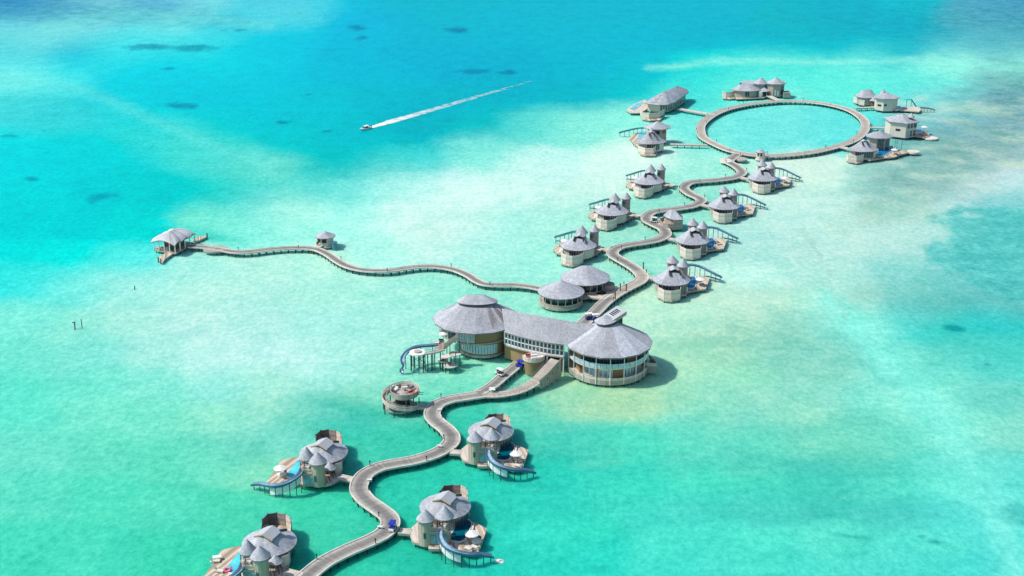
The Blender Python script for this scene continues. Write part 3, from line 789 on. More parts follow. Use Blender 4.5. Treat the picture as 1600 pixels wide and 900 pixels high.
# ---------------------------------------------------------------- small things that stand on decks
def make_parasol(loc, label, group, r=1.5):
    t = thing('parasol', label, 'parasol', loc, group)
    x, y, z = loc
    m = MB(); m.cyl((x, y), .05, z, z + 2.55, 6); m.build('pole', M['steel'], t)
    m = MB(); m.cyl((x, y), .35, z, z + .1, 10); m.build('base', M['steel'], t)
    m = MB(); n = 10
    for i in range(n):
        a0, a1 = 2 * PI * i / n, 2 * PI * (i + 1) / n
        p, q = (x + r * math.cos(a0), y + r * math.sin(a0)), (x + r * math.cos(a1), y + r * math.sin(a1))
        m.face([(p[0], p[1], z + 2.2), (q[0], q[1], z + 2.2), (x, y, z + 2.75)])
        m.face([(q[0], q[1], z + 2.05), (q[0], q[1], z + 2.2), (p[0], p[1], z + 2.2), (p[0], p[1], z + 2.05)])
        m.face([(q[0], q[1], z + 2.05), (p[0], p[1], z + 2.05), (x, y, z + 2.62)])
    m.build('canopy', M['cloth'], t)
    return t
def make_lounger(loc, rot, label, group, cush='cushion'):
    t = thing('sun_lounger', label, 'sun lounger', loc, group)
    x, y, z = loc; cs, sn = math.cos(rot), math.sin(rot)
    W = lambda a, b, h: (x + a * cs - b * sn, y + a * sn + b * cs, z + h)
    m = MB(); m.box((x, y), (2.0, .8), z + .18, z + .3, rot)
    m.build('frame', M['beam'], t)
    for a, b in ((-.85, -.3), (-.85, .3), (.85, -.3), (.85, .3)):
        k = MB(); k.box(W(a, b, 0)[:2], (.09, .09), z, z + .18, rot); k.build('leg', M['beam'], t)
    m = MB(); m.box(W(.28, 0, 0)[:2], (1.35, .72), z + .3, z + .44, rot); m.build('cushion', M[cush], t)
    m = MB(); m.hexa([W(-.42, -.36, .44), W(-.42, .36, .44), W(-1.0, .36, .95), W(-1.0, -.36, .95)], (0, 0, -.14)); m.build('backrest', M[cush], t)
    return t
def make_daybed(loc, label, group):
    t = thing('round_daybed', label, 'daybed', loc, group); x, y, z = loc
    m = MB(); m.cyl((x, y), 1.05, z, z + .35, 18); m.build('base', M['beam'], t)
    m = MB(); m.cyl((x, y), 1.0, z + .35, z + .55, 18); m.build('cushion', M['cloth'], t)
    m = MB()
    for i in range(8):
        a0, a1 = PI * (.1 + .8 * i / 8), PI * (.1 + .8 * (i + 1) / 8)
        m.segbox((x + math.cos(a0), y + math.sin(a0)), (x + math.cos(a1), y + math.sin(a1)), .2, z + .55, z + 1.0)
    m.build('backrest', M['dkcush'], t)
    return t
def make_table(loc, label, group):
    t = thing('dining_table', label, 'table', loc, group); x, y, z = loc
    m = MB(); m.box((x, y), (1.7, 1.0), z + .68, z + .75, .3); m.build('table_top', M['white'], t)
    for a, b in ((-.7, -.35), (.7, -.35), (.7, .35), (-.7, .35)):
        k = MB(); k.box((x + a * .955 - b * .296, y + a * .296 + b * .955), (.08, .08), z, z + .68, .3); k.build('leg', M['white'], t)
    return t
def make_cart(loc, rot, label, canopy, body, group=None):
    t = thing('golf_cart', label, 'golf cart', loc, group); x, y, z = loc; cs, sn = math.cos(rot), math.sin(rot)
    W = lambda a, b: (x + a * cs - b * sn, y + a * sn + b * cs)
    m = MB()
    m.box(W(0, 0), (2.5, 1.15), z + .28, z + .48, rot)
    m.box(W(.95, 0), (.6, 1.1), z + .48, z + .82, rot)
    m.box(W(-.95, 0), (.55, 1.1), z + .48, z + .72, rot)
    m.build('body', M[body], t)
    for a in (-.8, .8):
        for b in (-.55, .55):
            k = MB(); c = W(a, b); n = 12; ax = Vector((-sn, cs, 0)); f = Vector((cs, sn, 0)); up = Vector((0, 0, 1)); C = Vector((c[0], c[1], z + .25))
            for s in (-1, 1):
                pass
            ring = [[C + ax * (.09 * s) + f * .25 * math.cos(2 * PI * i / n) + up * .25 * math.sin(2 * PI * i / n) for i in range(n)] for s in (-1, 1)]
            k.face(ring[0]); k.face(ring[1][::-1])
            for i in range(n):
                j = (i + 1) % n; k.face([ring[0][j], ring[0][i], ring[1][i], ring[1][j]])
            k.build('wheel', M['tyre'], t)
    for a in (-.55, .12):
        k = MB(); k.box(W(a, 0), (.5, 1.0), z + .48, z + .8, rot); k.box(W(a - .28, 0), (.12, 1.0), z + .72, z + 1.2, rot); k.build('seat', M['dkcush'] if canopy != 'bluecart' else M['bluecart'], t)
    k = MB(); k.hexa([(*W(.75, -.5), z + .85), (*W(.75, .5), z + .85), (*W(.55, .5), z + 1.75), (*W(.55, -.5), z + 1.75)], (.02 * cs, .02 * sn, 0)); k.build('windscreen', M['blueglass'], t)
    k = MB()
    for a, b in ((-1.0, -.5), (-1.0, .5), (.6, -.52), (.6, .52)):
        c = W(a, b); k.bar((c[0], c[1], z + .5), (c[0], c[1], z + 1.82), .06)
    k.build('canopy_frame', M['steel'], t)
    k = MB(); k.box(W(-.2, 0), (2.1, 1.25), z + 1.8, z + 1.92, rot); k.box(W(-.2, 0), (1.8, 1.0), z + 1.92, z + 1.98, rot); k.build('canopy', M[canopy], t)
    return t
# ================================================================ boardwalks
DZ = 1.6
def boardwalk(name, label, pts, width, closed=False, mat='jetty', step=.62, cat='boardwalk', new=None, piles=True, kerb=True, thick=.34):
    P = resample(smooth_path(pts, 8, closed), step, closed); N = side_dirs(P, closed); n = len(P)
    t = thing(name, label, cat, (P[0].x, P[0].y, 0))
    h = width / 2; rng = random.Random(n)
    mb = MB(); segs = range(n) if closed else range(n - 1)
    L = [p + v * h for p, v in zip(P, N)]; R = [p - v * h for p, v in zip(P, N)]
    for i in segs:                                     # continuous deck body
        j = (i + 1) % n; dn = Vector((0, 0, -thick)); d0 = Vector((0, 0, -.06))
        mb.face([L[i] + d0, R[i] + d0, R[j] + d0, L[j] + d0])
        mb.face([R[i] + d0, R[i] + dn, R[j] + dn, R[j] + d0]); mb.face([L[j] + d0, L[j] + dn, L[i] + dn, L[i] + d0])
        mb.face([L[i] + dn, L[j] + dn, R[j] + dn, R[i] + dn])
    if not closed:
        for i in (0, n - 1): mb.face([L[i] + d0, L[i] + dn, R[i] + dn, R[i] + d0])
    d = mb.build('deck', M['fascia'], t)
    for part, sel in (('deck_boards', lambda i: not (new and new[0] <= i / n <= new[1])), ('new_deck_boards', lambda i: bool(new and new[0] <= i / n <= new[1]))):
        mb = MB()
        for i in segs:
            if not sel(i): continue
            j = (i + 1) % n
            for s in range(2):
                f0, f1 = s / 2 + .035, s / 2 + .465
                z = Vector((0, 0, rng.random() * .02)); k = 1.0
                a, b = R[i].lerp(R[j], f0) + z, R[i].lerp(R[j], f1) + z; c, e = L[i].lerp(L[j], f1) + z, L[i].lerp(L[j], f0) + z
                mb.face([a, b, c, e], 0, [(0, 0), (0, 1), (1, 1), (1, 0)])
        if mb.f: mb.build(part, M['jetty_new' if part[0] == 'n' else mat], d, stuff=True)
    if kerb:
        for s, E in ((1, L), (-1, R)):
            mb = MB()
            for i in segs:
                j = (i + 1) % n; u0, u1 = -s * N[i], -s * N[j]; z0, z1 = Vector((0, 0, -.26)), Vector((0, 0, .16))
                o0, o1, i0, i1 = E[i] - u0 * .06, E[j] - u1 * .06, E[i] + u0 * .22, E[j] + u1 * .22
                mb.face([o0 + z1, o1 + z1, i1 + z1, i0 + z1]); mb.face([o0 + z0, o1 + z0, o1 + z1, o0 + z1]); mb.face([i0, i0 + z1, i1 + z1, i1])
            mb.build('edge_kerb', M['beam'], t)
    if piles:
        pts2 = []; k = max(1, int(3.0 / step))
        mb = MB()
        for i in range(k // 2, n, k):
            for E, s in ((L, -1), (R, 1)):
                q = E[i] + N[i] * s * .35
                mb.cyl((q.x, q.y), .17, -1.2, q.z - .3, 6)
            a, b = L[i], R[i]
            mb.segbox((a.x, a.y), (b.x, b.y), .22, min(a.z, b.z) - .95, min(a.z, b.z) - thick + .01)
        mb.build('piles', M['pile'], t, stuff=True)
    return t, P, N
A = lambda pts, z=DZ: [at(x, y, z) for x, y in pts]

LOW = [(452, 935), (466, 912), (484, 896), (508, 877.5), (542, 860), (577, 845), (599, 833), (609.5, 820), (607, 807), (592, 795), (570.5, 779), (560.5, 762), (569, 743), (590, 730.5), (615, 724.5), (649, 718.5), (681, 708), (702, 694.5), (705.5, 682), (697, 670), (682, 658), (675, 646.5), (682, 633), (701, 624.5), (727, 620), (756, 615.5)]
LOWER, LP, LN = boardwalk('boardwalk', 'winding grey boardwalk from the bottom edge up to the fork below the pavilion', A(LOW), 4.1)
# fork: service arm to the pavilion's undercroft, and the ramp to its upper floor
FORK, _, _ = boardwalk('boardwalk', 'short service arm of boardwalk under the pavilion, blue cart at its end', A([(748, 614.5), (769, 602.5), (783, 590.5), (799, 577.5), (812, 566)], DZ + .012), 3.3)
rp = [at(756, 616, DZ + .022), at(780, 616, DZ + .022), at(806, 611, DZ + .1), at(827, 602, 1.9)]
RZ = 5.2
for k, (x, y) in enumerate(((844, 589), (859, 573), (869, 562))): rp.append(at(x, y, (2.9, 4.2, RZ)[k]))
RAMP, RPP, RPN = boardwalk('ramp', 'pale curved ramp with thin railings climbing to the upper floor of the pavilion', rp, 3.5, mat='jetty_new', cat='ramp', kerb=False)
for s in (1, -1):
    mb = MB(); prev = None
    for i in range(6, len(RPP), 4):
        q = RPP[i] + RPN[i] * s * 1.7
        mb.bar((q.x, q.y, q.z - .3), (q.x, q.y, q.z + 1.05), .07)
        if prev is not None:
            for z in (.55, 1.05): mb.bar((prev.x, prev.y, prev.z + z), (q.x, q.y, q.z + z), .05)
        prev = q
    mb.build('railing', M['steel'], RAMP)
mb = MB()
for i in range(int(len(RPP) * .60), len(RPP) - 1):
    a, b = RPP[i] - RPN[i] * 1.7, RPP[i + 1] - RPN[i + 1] * 1.7
    mb.face([(a.x, a.y, .5), (b.x, b.y, .5), (b.x, b.y, b.z + .9), (a.x, a.y, a.z + .9)])
    a2, b2 = RPP[i] - RPN[i] * 1.55, RPP[i + 1] - RPN[i + 1] * 1.55
    mb.face([(a2.x, a2.y, a2.z), (a2.x, a2.y, a2.z + .9), (b2.x, b2.y, b2.z + .9), (b2.x, b2.y, b2.z)])
    mb.face([(a.x, a.y, a.z + .9), (b.x, b.y, b.z + .9), (b2.x, b2.y, b2.z + .9), (a2.x, a2.y, a2.z + .9)])
mb.build('side_wall', M['wall'], RAMP)

UP = [(908, 508), (920, 497.5), (932, 485.5), (946.6, 470.9), (966, 457), (985.7, 446.6), (1000, 439), (1003.5, 431.5), (993, 420), (975.6, 409), (959.5, 399.5), (957.3, 393), (967, 386), (984, 382), (1006.7, 378.6), (1028, 374), (1040, 366.5), (1036.5, 357.5), (1024, 351), (1012, 344.4), (1010.5, 337.5), (1018, 332), (1031, 328.9), (1054, 326), (1080, 322), (1095, 315), (1093, 309.5), (1080, 303.5), (1070, 296), (1069, 291), (1077, 285.5), (1093, 283), (1120, 281), (1149, 276.5), (1159.5, 269), (1151, 260), (1139, 252.5), (1146, 245.5), (1154, 240)]
UPPER, UPP, UPN = boardwalk('boardwalk', 'winding grey boardwalk snaking from behind the pavilion up to the ring', A(UP), 4.1, new=(.10, .215))
RING = [(1095, 206.7), (1095.5, 196), (1104, 186.5), (1119, 177), (1140, 169.3), (1173, 162.6), (1209, 158.8), (1240, 157.8), (1268, 159.3), (1297, 163.5), (1324, 170.6), (1343, 181), (1352, 192.6), (1349.5, 205.8), (1334, 219), (1305, 229.4), (1267, 238), (1222, 242.6), (1190, 242.6), (1163, 239.8), (1138, 234), (1116, 224.5), (1100, 215.5)]
RINGO, RP, RN = boardwalk('ring_boardwalk', 'great closed ring of boardwalk enclosing a round lagoon in the distance', A(RING, DZ + .01), 4.1, closed=True, mat='jetty_new')
WEST = [(296, 384.3), (310, 385), (321.5, 386), (339.5, 388.6), (369, 393.5), (391, 393), (414, 390.2), (436, 388), (459, 387), (481, 387.4), (497, 390), (513, 397.6), (526, 406.6), (542, 415.2), (562, 420.6), (585, 422.8), (610, 422.3), (640, 418), (665, 416), (687.5, 417), (710, 421), (730, 429), (745, 438.5), (758, 443.6), (780, 445), (805, 445.3), (830, 448), (850, 452), (880, 457), (912, 461), (944, 465)]
WESTO, WP, WN = boardwalk('boardwalk', 'long thin wavy boardwalk running left from the twin huts to the arrival pavilion', A(WEST, DZ + .012), 3.0)
mb = MB(); q = at(337, 388.5, DZ); mb.prism(oval(q.x, q.y, 4.2, 3.4, 20), DZ - .6, DZ + .022); mb.build('passing_bay', M['fascia'], WESTO)
q = at(1134, 250.5, DZ); mb = MB(); mb.prism(oval(q.x, q.y, 2.6, 3.6, 20), DZ - .6, DZ + .03); mb.build('passing_bay', M['beam'], UPPER)
q = at(1152, 246, DZ); mb = MB(); mb.prism(oval(q.x + 1.5, q.y - 2, 2.4, 3, 20), DZ - .6, DZ + .035); mb.build('passing_bay', M['fascia'], UPPER)

# lamps and bench lights along the kerbs
def bollard(p, label, group, h=.95, mat='dark'):
    t = thing('bollard_lamp', label, 'lamp', (p.x, p.y, p.z), group)
    m = MB(); m.cyl((p.x, p.y), .1, p.z, p.z + h, 8); m.build('post', M['post'], t)
    m = MB(); m.cyl((p.x, p.y), .2, p.z + h, p.z + h + .28, 8, r1=.12); m.build('lamp_head', M[mat], t)
    return t
protoA = None
def lamps(P, N, every, label, group, w, start=4):
    global protoA
    s = 1
    for i in range(start, len(P) - 3, every):
        q = P[i] + N[i] * s * w; q.z += .1; s = -s
        if protoA is None: protoA = bollard(q, label, group)
        else:
            o = copy_tree(protoA, q, label); o['group'] = group
lamps(LP, LN, 19, 'knee-high dark lamp post on the kerb of the foreground boardwalk', 'small lamps along the foreground boardwalk', 1.9, 22)
lamps(UPP, UPN, 22, 'knee-high dark lamp post on the kerb of the upper winding boardwalk', 'small lamps along the upper boardwalk', 1.9, 14)
lamps(RP, RN, 26, 'tiny dark lamp post on the kerb of the ring boardwalk', 'small lamps around the ring', 1.9)
lamps(WP, WN, 34, 'tiny dark lamp post on the kerb of the wavy boardwalk to the arrival jetty', 'small lamps along the west boardwalk', 1.35, 30)
# white bench boxes at the inner bends
benches = []
for x, y, w in ((577.5, 752.5, 'left big bend'), (594, 826, 'bend by the blue cart'), (687, 642.5, 'bend nearest the observatory'), (687, 699, 'bend before the right villa')):
    p = at(x, y, DZ); t = thing('bench', 'small white bench on the kerb at the inner ' + w, 'bench', p, 'white benches on the boardwalk kerb')
    m = MB(); m.box((p.x, p.y), (1.1, .5), DZ + .5, DZ + .6); m.build('seat', M['white'], t)
    for s in (-.4, .4):
        m = MB(); m.box((p.x + s, p.y), (.1, .4), DZ, DZ + .5); m.build('leg', M['white'], t)
# gate posts where the upper boardwalk leaves the pavilion
for x, y, w in ((969, 454, 'left of the pair'), (978.5, 455, 'right of the pair'), (961, 468, 'nearest the pavilion'), (1005, 421, 'at the first bend')):
    p = at(x, y, DZ); t = thing('gate_post', 'dark post on the boardwalk by the twin huts, ' + w, 'post', p, 'dark gate posts on the upper boardwalk')
    m = MB(); m.cyl((p.x, p.y), .2, DZ, DZ + 2.1, 8); m.build('shaft', M['brown'], t)
    m = MB(); m.cyl((p.x, p.y), .28, DZ + 2.1, DZ + 2.3, 8); m.build('cap', M['dark'], t)

# ================================================================ villas
VD = 1.5
def px_map(x0, y0, k): return lambda zx, zy, z=VD: at(x0 + zx / k, y0 + zy / k, z)
def poly(Z, pts, z=VD): return [(p.x, p.y) for p in (Z(a, b, z) for a, b in pts)]
def shift(c, dx, dy): return (c[0] + dx, c[1] + dy)

def villa_foreground_right(label, group):
    Z = px_map(620, 740, 5.622); c0 = Z(415, 330, 4.2)
    t = thing('water_villa', label, 'villa', (c0.x, c0.y, 0), group)
    cx, cy, rr = ring_px(620 + 188 / 5.622, 620 + 640 / 5.622, 740 + 408 / 5.622, 4.3); ry = 5.6
    f = at(620 + 414 / 5.622, 740 + 408 / 5.622, 4.3); c = (f.x, f.y + ry); rx = rr
    # platform under everything
    base = poly(Z, [(105, 510), (190, 425), (300, 330), (640, 330), (640, 420), (560, 480), (500, 610), (380, 640), (300, 640), (140, 600)])
    deck(t, base, VD, .3, .5, .34, 3, name='platform')
    oval_wall(t, (c[0], c[1]), rx - .75, ry - .7, VD, 4.2, 40)
    oval_panes(t, c, rx - .75, ry - .7, -62, 8, 7, VD + .1, 3.9, 'glass', 'window', .82)
    main_roof(t, c, rx, ry, 4.3, 2.9, .1, tc=(c[0] - .2, c[1] - 1.5), flare=0.0)
    monitor(t, (c[0] + .1, c[1] - 1.0), 6.75, 1, 4.1, 3.6, 1.0, -.4, .85)
    # enclosure behind
    ew = poly(Z, [(378, 250), (380, 150), (415, 105), (485, 98), (558, 98), (614, 128), (622, 190), (622, 290)], 4.4)
    wall_panels(t, ew, VD - .5, 4.4, ['shaded_dark', 'shaded_dark', 'shaded_dark', 'wall', 'panel', 'panel', 'panel'][:len(ew) - 1], posts='shaded_dark')  # left panels painted dark for the shade inside the enclosure
    deck(t, ew, VD + .05, 0, .4, .4, 5, name='courtyard_floor')
    # stair tower and look-out
    tw = Z(249, 608, VD); tx = tw.x; e1 = ring_px(620 + 172 / 5.622, 620 + 334 / 5.622, 740 + 437 / 5.622, 7.0)
    tower(t, (e1[0], e1[1]), 1.5, VD - .3, 7.0, e1[2], 2.2, 18, window=[(-95, 3.2, .5, 1.3)])
    e2 = ring_px(620 + 336 / 5.622, 620 + 504 / 5.622, 740 + 415 / 5.622, 7.4)
    lookout(t, (e2[0], e2[1]), 1.75, VD, 4.5, 7.4, e2[2], 2.4)
    # balcony and bathroom front between the towers
    bal = [(e1[0] + 1.0, e1[1] - 1.1), (e2[0] + .6, e1[1] - 1.2), (e2[0] + 1.2, e2[1]), (e1[0] + 1.0, e2[1] + .4)]
    mb = MB(); mb.prism(bal, VD, 4.3); mb.build('bathroom_wall', M['wall'], t)
    mb = MB(); mb.prism(bal, 4.3, 4.5); mb.build('balcony_floor', M['deck'], t)
    mb = MB()
    for a, b in zip(bal[:2], bal[1:3]):
        for z in (4.75, 5.0, 5.25, 5.5): mb.segbox(a, b, .08, z, z + .1)
        for s in (0, .5, 1): mb.cyl((a[0] + (b[0] - a[0]) * s, a[1] + (b[1] - a[1]) * s), .06, 4.5, 5.6, 5)
    mb.build('balcony_rail', M['panel'], t)
    for i in range(3):
        u0, u1 = i / 3 + .03, (i + 1) / 3 - .03; a, b = bal[0], bal[1]; y = -.08
        m = MB(); m.segbox((a[0] + (b[0] - a[0]) * u0, a[1] + (b[1] - a[1]) * u0 + y), (a[0] + (b[0] - a[0]) * u1, a[1] + (b[1] - a[1]) * u1 + y), .1, VD + .3, 3.7); m.build('window', M['blueglass'], t)
    fd = [(e1[0] + .6, e1[1] - 2.3), (e2[0] + .9, e1[1] - 2.4), (e2[0] + .9, e1[1] - 1.2), (e1[0] + .6, e1[1] - 1.1)]
    deck(t, fd, VD - .2, 0, .6, .34, 8, piles=False, name='plunge_deck', mat='panel')
    sh = (e1[0] + 3.1, e1[1] + 2.6)
    mb = MB(); mb.cyl((sh[0], sh[1]), .45, VD, VD + 3.3, 8); mb.build('tree_trunk', M['brown'], t)
    # pool, pool deck
    pp = poly(Z, [(545, 425), (600, 408), (640, 415), (656, 440), (650, 470), (610, 560), (585, 590), (548, 600), (470, 588), (460, 570)])
    dk = poly(Z, [(640, 420), (700, 432), (792, 482), (716, 690), (640, 706), (500, 668), (440, 640), (440, 560), (545, 420)])
    deck(t, dk, VD - .06, .25, .5, .42, 4, name='pool_deck')
    pool(t, pp, VD, 'pool_dark')
    a = Z(640, 460); b = Z(672, 450)
    mb = MB(); mb.prism(poly(Z, [(658, 470), (676, 452), (676, 490), (655, 520)]), VD, VD + .35); mb.build('stone_step', M['beam'], t)
    # slide
    S3 = [Z(388, 492, 4.9), Z(376, 545, 4.7), Z(392, 600, 4.3), Z(440, 655, 3.9), Z(510, 692, 3.5), Z(585, 712, 3.0), Z(660, 720, 2.6), Z(730, 718, 2.1), Z(790, 728, 1.6), Z(845, 738, 1.0)]
    slide(t, S3, .95, .55, posts=9, p0=.16, curtain=(.16, .58, 1.7))
    # arrival: hexagon landing and bridge
    hx = poly(Z, [(108, 520), (135, 470), (185, 428), (225, 470), (210, 600), (140, 590)])
    deck(t, hx, VD + .06, .2, .5, .4, 6, piles=False, name='landing', mat='panel')
    e = [Z(18, 505, DZ), Z(125, 513, DZ)]
    walkway(t, (e[0].x, e[0].y), (e[1].x, e[1].y), 2.0, DZ + .03, mat='panel')
    return t, Z
V3, Z3 = villa_foreground_right('villa with dark teal pool, beside the boardwalk bend where a blue cart stands', 'foreground villas')
off2 = at(744.8, 675, 9.0) - at(620 + 268 / 5.622, 740 + 325 / 5.622, 9.0)
V2 = copy_tree(V3, Vector(V3.location) + off2, 'villa with dark teal pool, below the forked ramp of the pavilion')

def villa_foreground_left(label, group):
    K = 6.922; Z = px_map(385, 655, K); c0 = Z(800, 420, 4.2)
    t = thing('water_villa', label, 'villa', (c0.x, c0.y, 0), group)
    cx, cy, rx = ring_px(385 + 541 / K, 385 + 1060 / K, 655 + 470 / K, 4.3); ry = 5.6; rot = .12
    f = at(385 + 800 / K, 655 + 485 / K, 4.3); c = (f.x, f.y + ry)
    base = poly(Z, [(575, 480), (720, 330), (1055, 380), (1030, 560), (985, 610), (900, 700), (850, 712), (580, 706)])
    deck(t, base, VD, .3, .5, .34, 3, name='platform')
    oval_wall(t, c, rx - .75, ry - .7, VD, 4.2, 40)
    oval_panes(t, c, rx - .75, ry - .7, -40, 10, 4, VD + .1, 3.9, 'glass', 'window', .8)
    oval_panes(t, c, rx - .75, ry - .7, 172, 240, 6, VD + .1, 3.9, 'glass', 'window', .8)
    main_roof(t, c, rx, ry, 4.3, 2.9, rot, tc=(c[0] - .4, c[1] - 1.5), flare=0.0)
    monitor(t, (c[0] + .1, c[1] - .9), 6.75, 1, 4.1, 3.6, 1.0, -.4, .85)
    ew = poly(Z, [(752, 260), (752, 165), (800, 120), (885, 110), (970, 122), (1022, 155), (1028, 190), (1028, 280)], 4.4)
    wall_panels(t, ew, VD - .5, 4.4, ['shaded_dark', 'shaded_dark', 'shaded_dark', 'wall', 'panel', 'panel', 'panel'][:len(ew) - 1], posts='shaded_dark')  # dark left panels put the courtyard's inner shade into the boards
    deck(t, ew, VD + .05, 0, .4, .4, 5, name='courtyard_floor')
    e2 = ring_px(385 + 672 / K, 385 + 872 / K, 655 + 502 / K, 7.0)
    tower(t, (e2[0], e2[1]), 1.5, VD - .3, 7.0, e2[2], 2.3, 18, window=[(-110, 2.6, .5, 1.5)])
    e1 = ring_px(385 + 575 / K, 385 + 735 / K, 655 + 449 / K, 7.4)
    lookout(t, (e1[0], e1[1]), 1.75, VD, 4.5, 7.4, e1[2] + .15, 2.6)
    bal = [(e1[0] - .9, e2[1] - 1.1), (e2[0] - .9, e2[1] - 1.1), (e2[0] - .9, e1[1] + .3), (e1[0] - .9, e1[1] + .3)]
    mb = MB(); mb.prism(bal, VD, 4.3); mb.build('bathroom_wall', M['wall'], t)
    mb = MB(); mb.prism(bal, 4.3, 4.5); mb.build('balcony_floor', M['deck'], t)
    mb = MB()
    for a, b in ((bal[0], bal[1]), (bal[3], bal[0])):
        for z in (4.75, 5.0, 5.25, 5.5): mb.segbox(a, b, .08, z, z + .1)
        for s in (0, .5, 1): mb.cyl((a[0] + (b[0] - a[0]) * s, a[1] + (b[1] - a[1]) * s), .06, 4.5, 5.6, 5)
    mb.build('balcony_rail', M['panel'], t)
    for i in range(3):
        u0, u1 = i / 3 + .03, (i + 1) / 3 - .03; a, b = bal[0], bal[1]
        m = MB(); m.segbox((a[0] + (b[0] - a[0]) * u0, a[1] - .08), (a[0] + (b[0] - a[0]) * u1, a[1] - .08), .1, VD + .3, 3.7); m.build('window', M['blueglass'], t)
    sh = Z(905, 560, 2.5)
    cone_roof(t, (sh.x, sh.y), 1.5, 3.3, 1.5, 14, 5, 'porch_roof')
    mb = MB()
    for s in range(4): mb.cyl((sh.x + 1.1 * math.cos(s * PI / 2 + .7), sh.y + 1.1 * math.sin(s * PI / 2 + .7)), .08, VD, 3.3, 6)
    mb.build('porch_posts', M['brown'], t)
    wc = Z(1000, 500, 2.5)
    mb = MB()
    for i in range(8):
        a0, a1 = -1.3 + i * .25, -1.3 + (i + 1) * .25
        mb.segbox((wc.x + 1.9 * math.cos(a0) - 1.2, wc.y + 1.9 * math.sin(a0)), (wc.x + 1.9 * math.cos(a1) - 1.2, wc.y + 1.9 * math.sin(a1)), .2, VD, 3.9)
    mb.build('curved_wall', M['panel'], t)
    pp = poly(Z, [(556, 442), (592, 452), (566, 600), (500, 640), (436, 622), (430, 606)])
    dk = poly(Z, [(440, 700), (300, 705), (215, 680), (330, 520), (372, 440), (545, 402), (600, 440), (590, 600), (540, 670)])
    deck(t, dk, VD - .06, -.45, .5, .42, 4, name='pool_deck')
    pool(t, pp, VD, 'pool_cyan')
    S3 = [Z(612, 532, 4.9), Z(582, 600, 4.6), Z(520, 655, 4.1), Z(450, 695, 3.5), Z(370, 722, 3.0), Z(290, 732, 2.6), Z(210, 722, 2.1), Z(140, 710, 1.6), Z(60, 716, 1.0)]
    slide(t, S3, .95, .55, posts=9, p0=.16, curtain=(.2, .66, 1.7))
    lx = poly(Z, [(845, 700), (900, 690), (985, 615), (1030, 600), (1020, 650), (920, 700), (865, 712)])
    deck(t, lx, VD + .06, .2, .5, .4, 6, piles=False, name='landing', mat='panel')
    e = [Z(1005, 622, DZ), Z(1150, 655, DZ)]
    walkway(t, (e[0].x, e[0].y), (e[1].x, e[1].y), 2.0, DZ + .03, mat='panel')
    return t, Z
V1, Z1 = villa_foreground_left('villa with pale cyan pool and parasol, left of the boardwalk, wholly in view', 'foreground villas')
off4 = at(310 + 780 / 8.18, 790 + 535 / 8.18, 9.2) - at(385 + 765 / 6.922, 655 + 372 / 6.922, 9.2)
V4 = copy_tree(V1, Vector(V1.location) + off4, 'villa with cyan pool and pink float, cut off by the bottom edge')

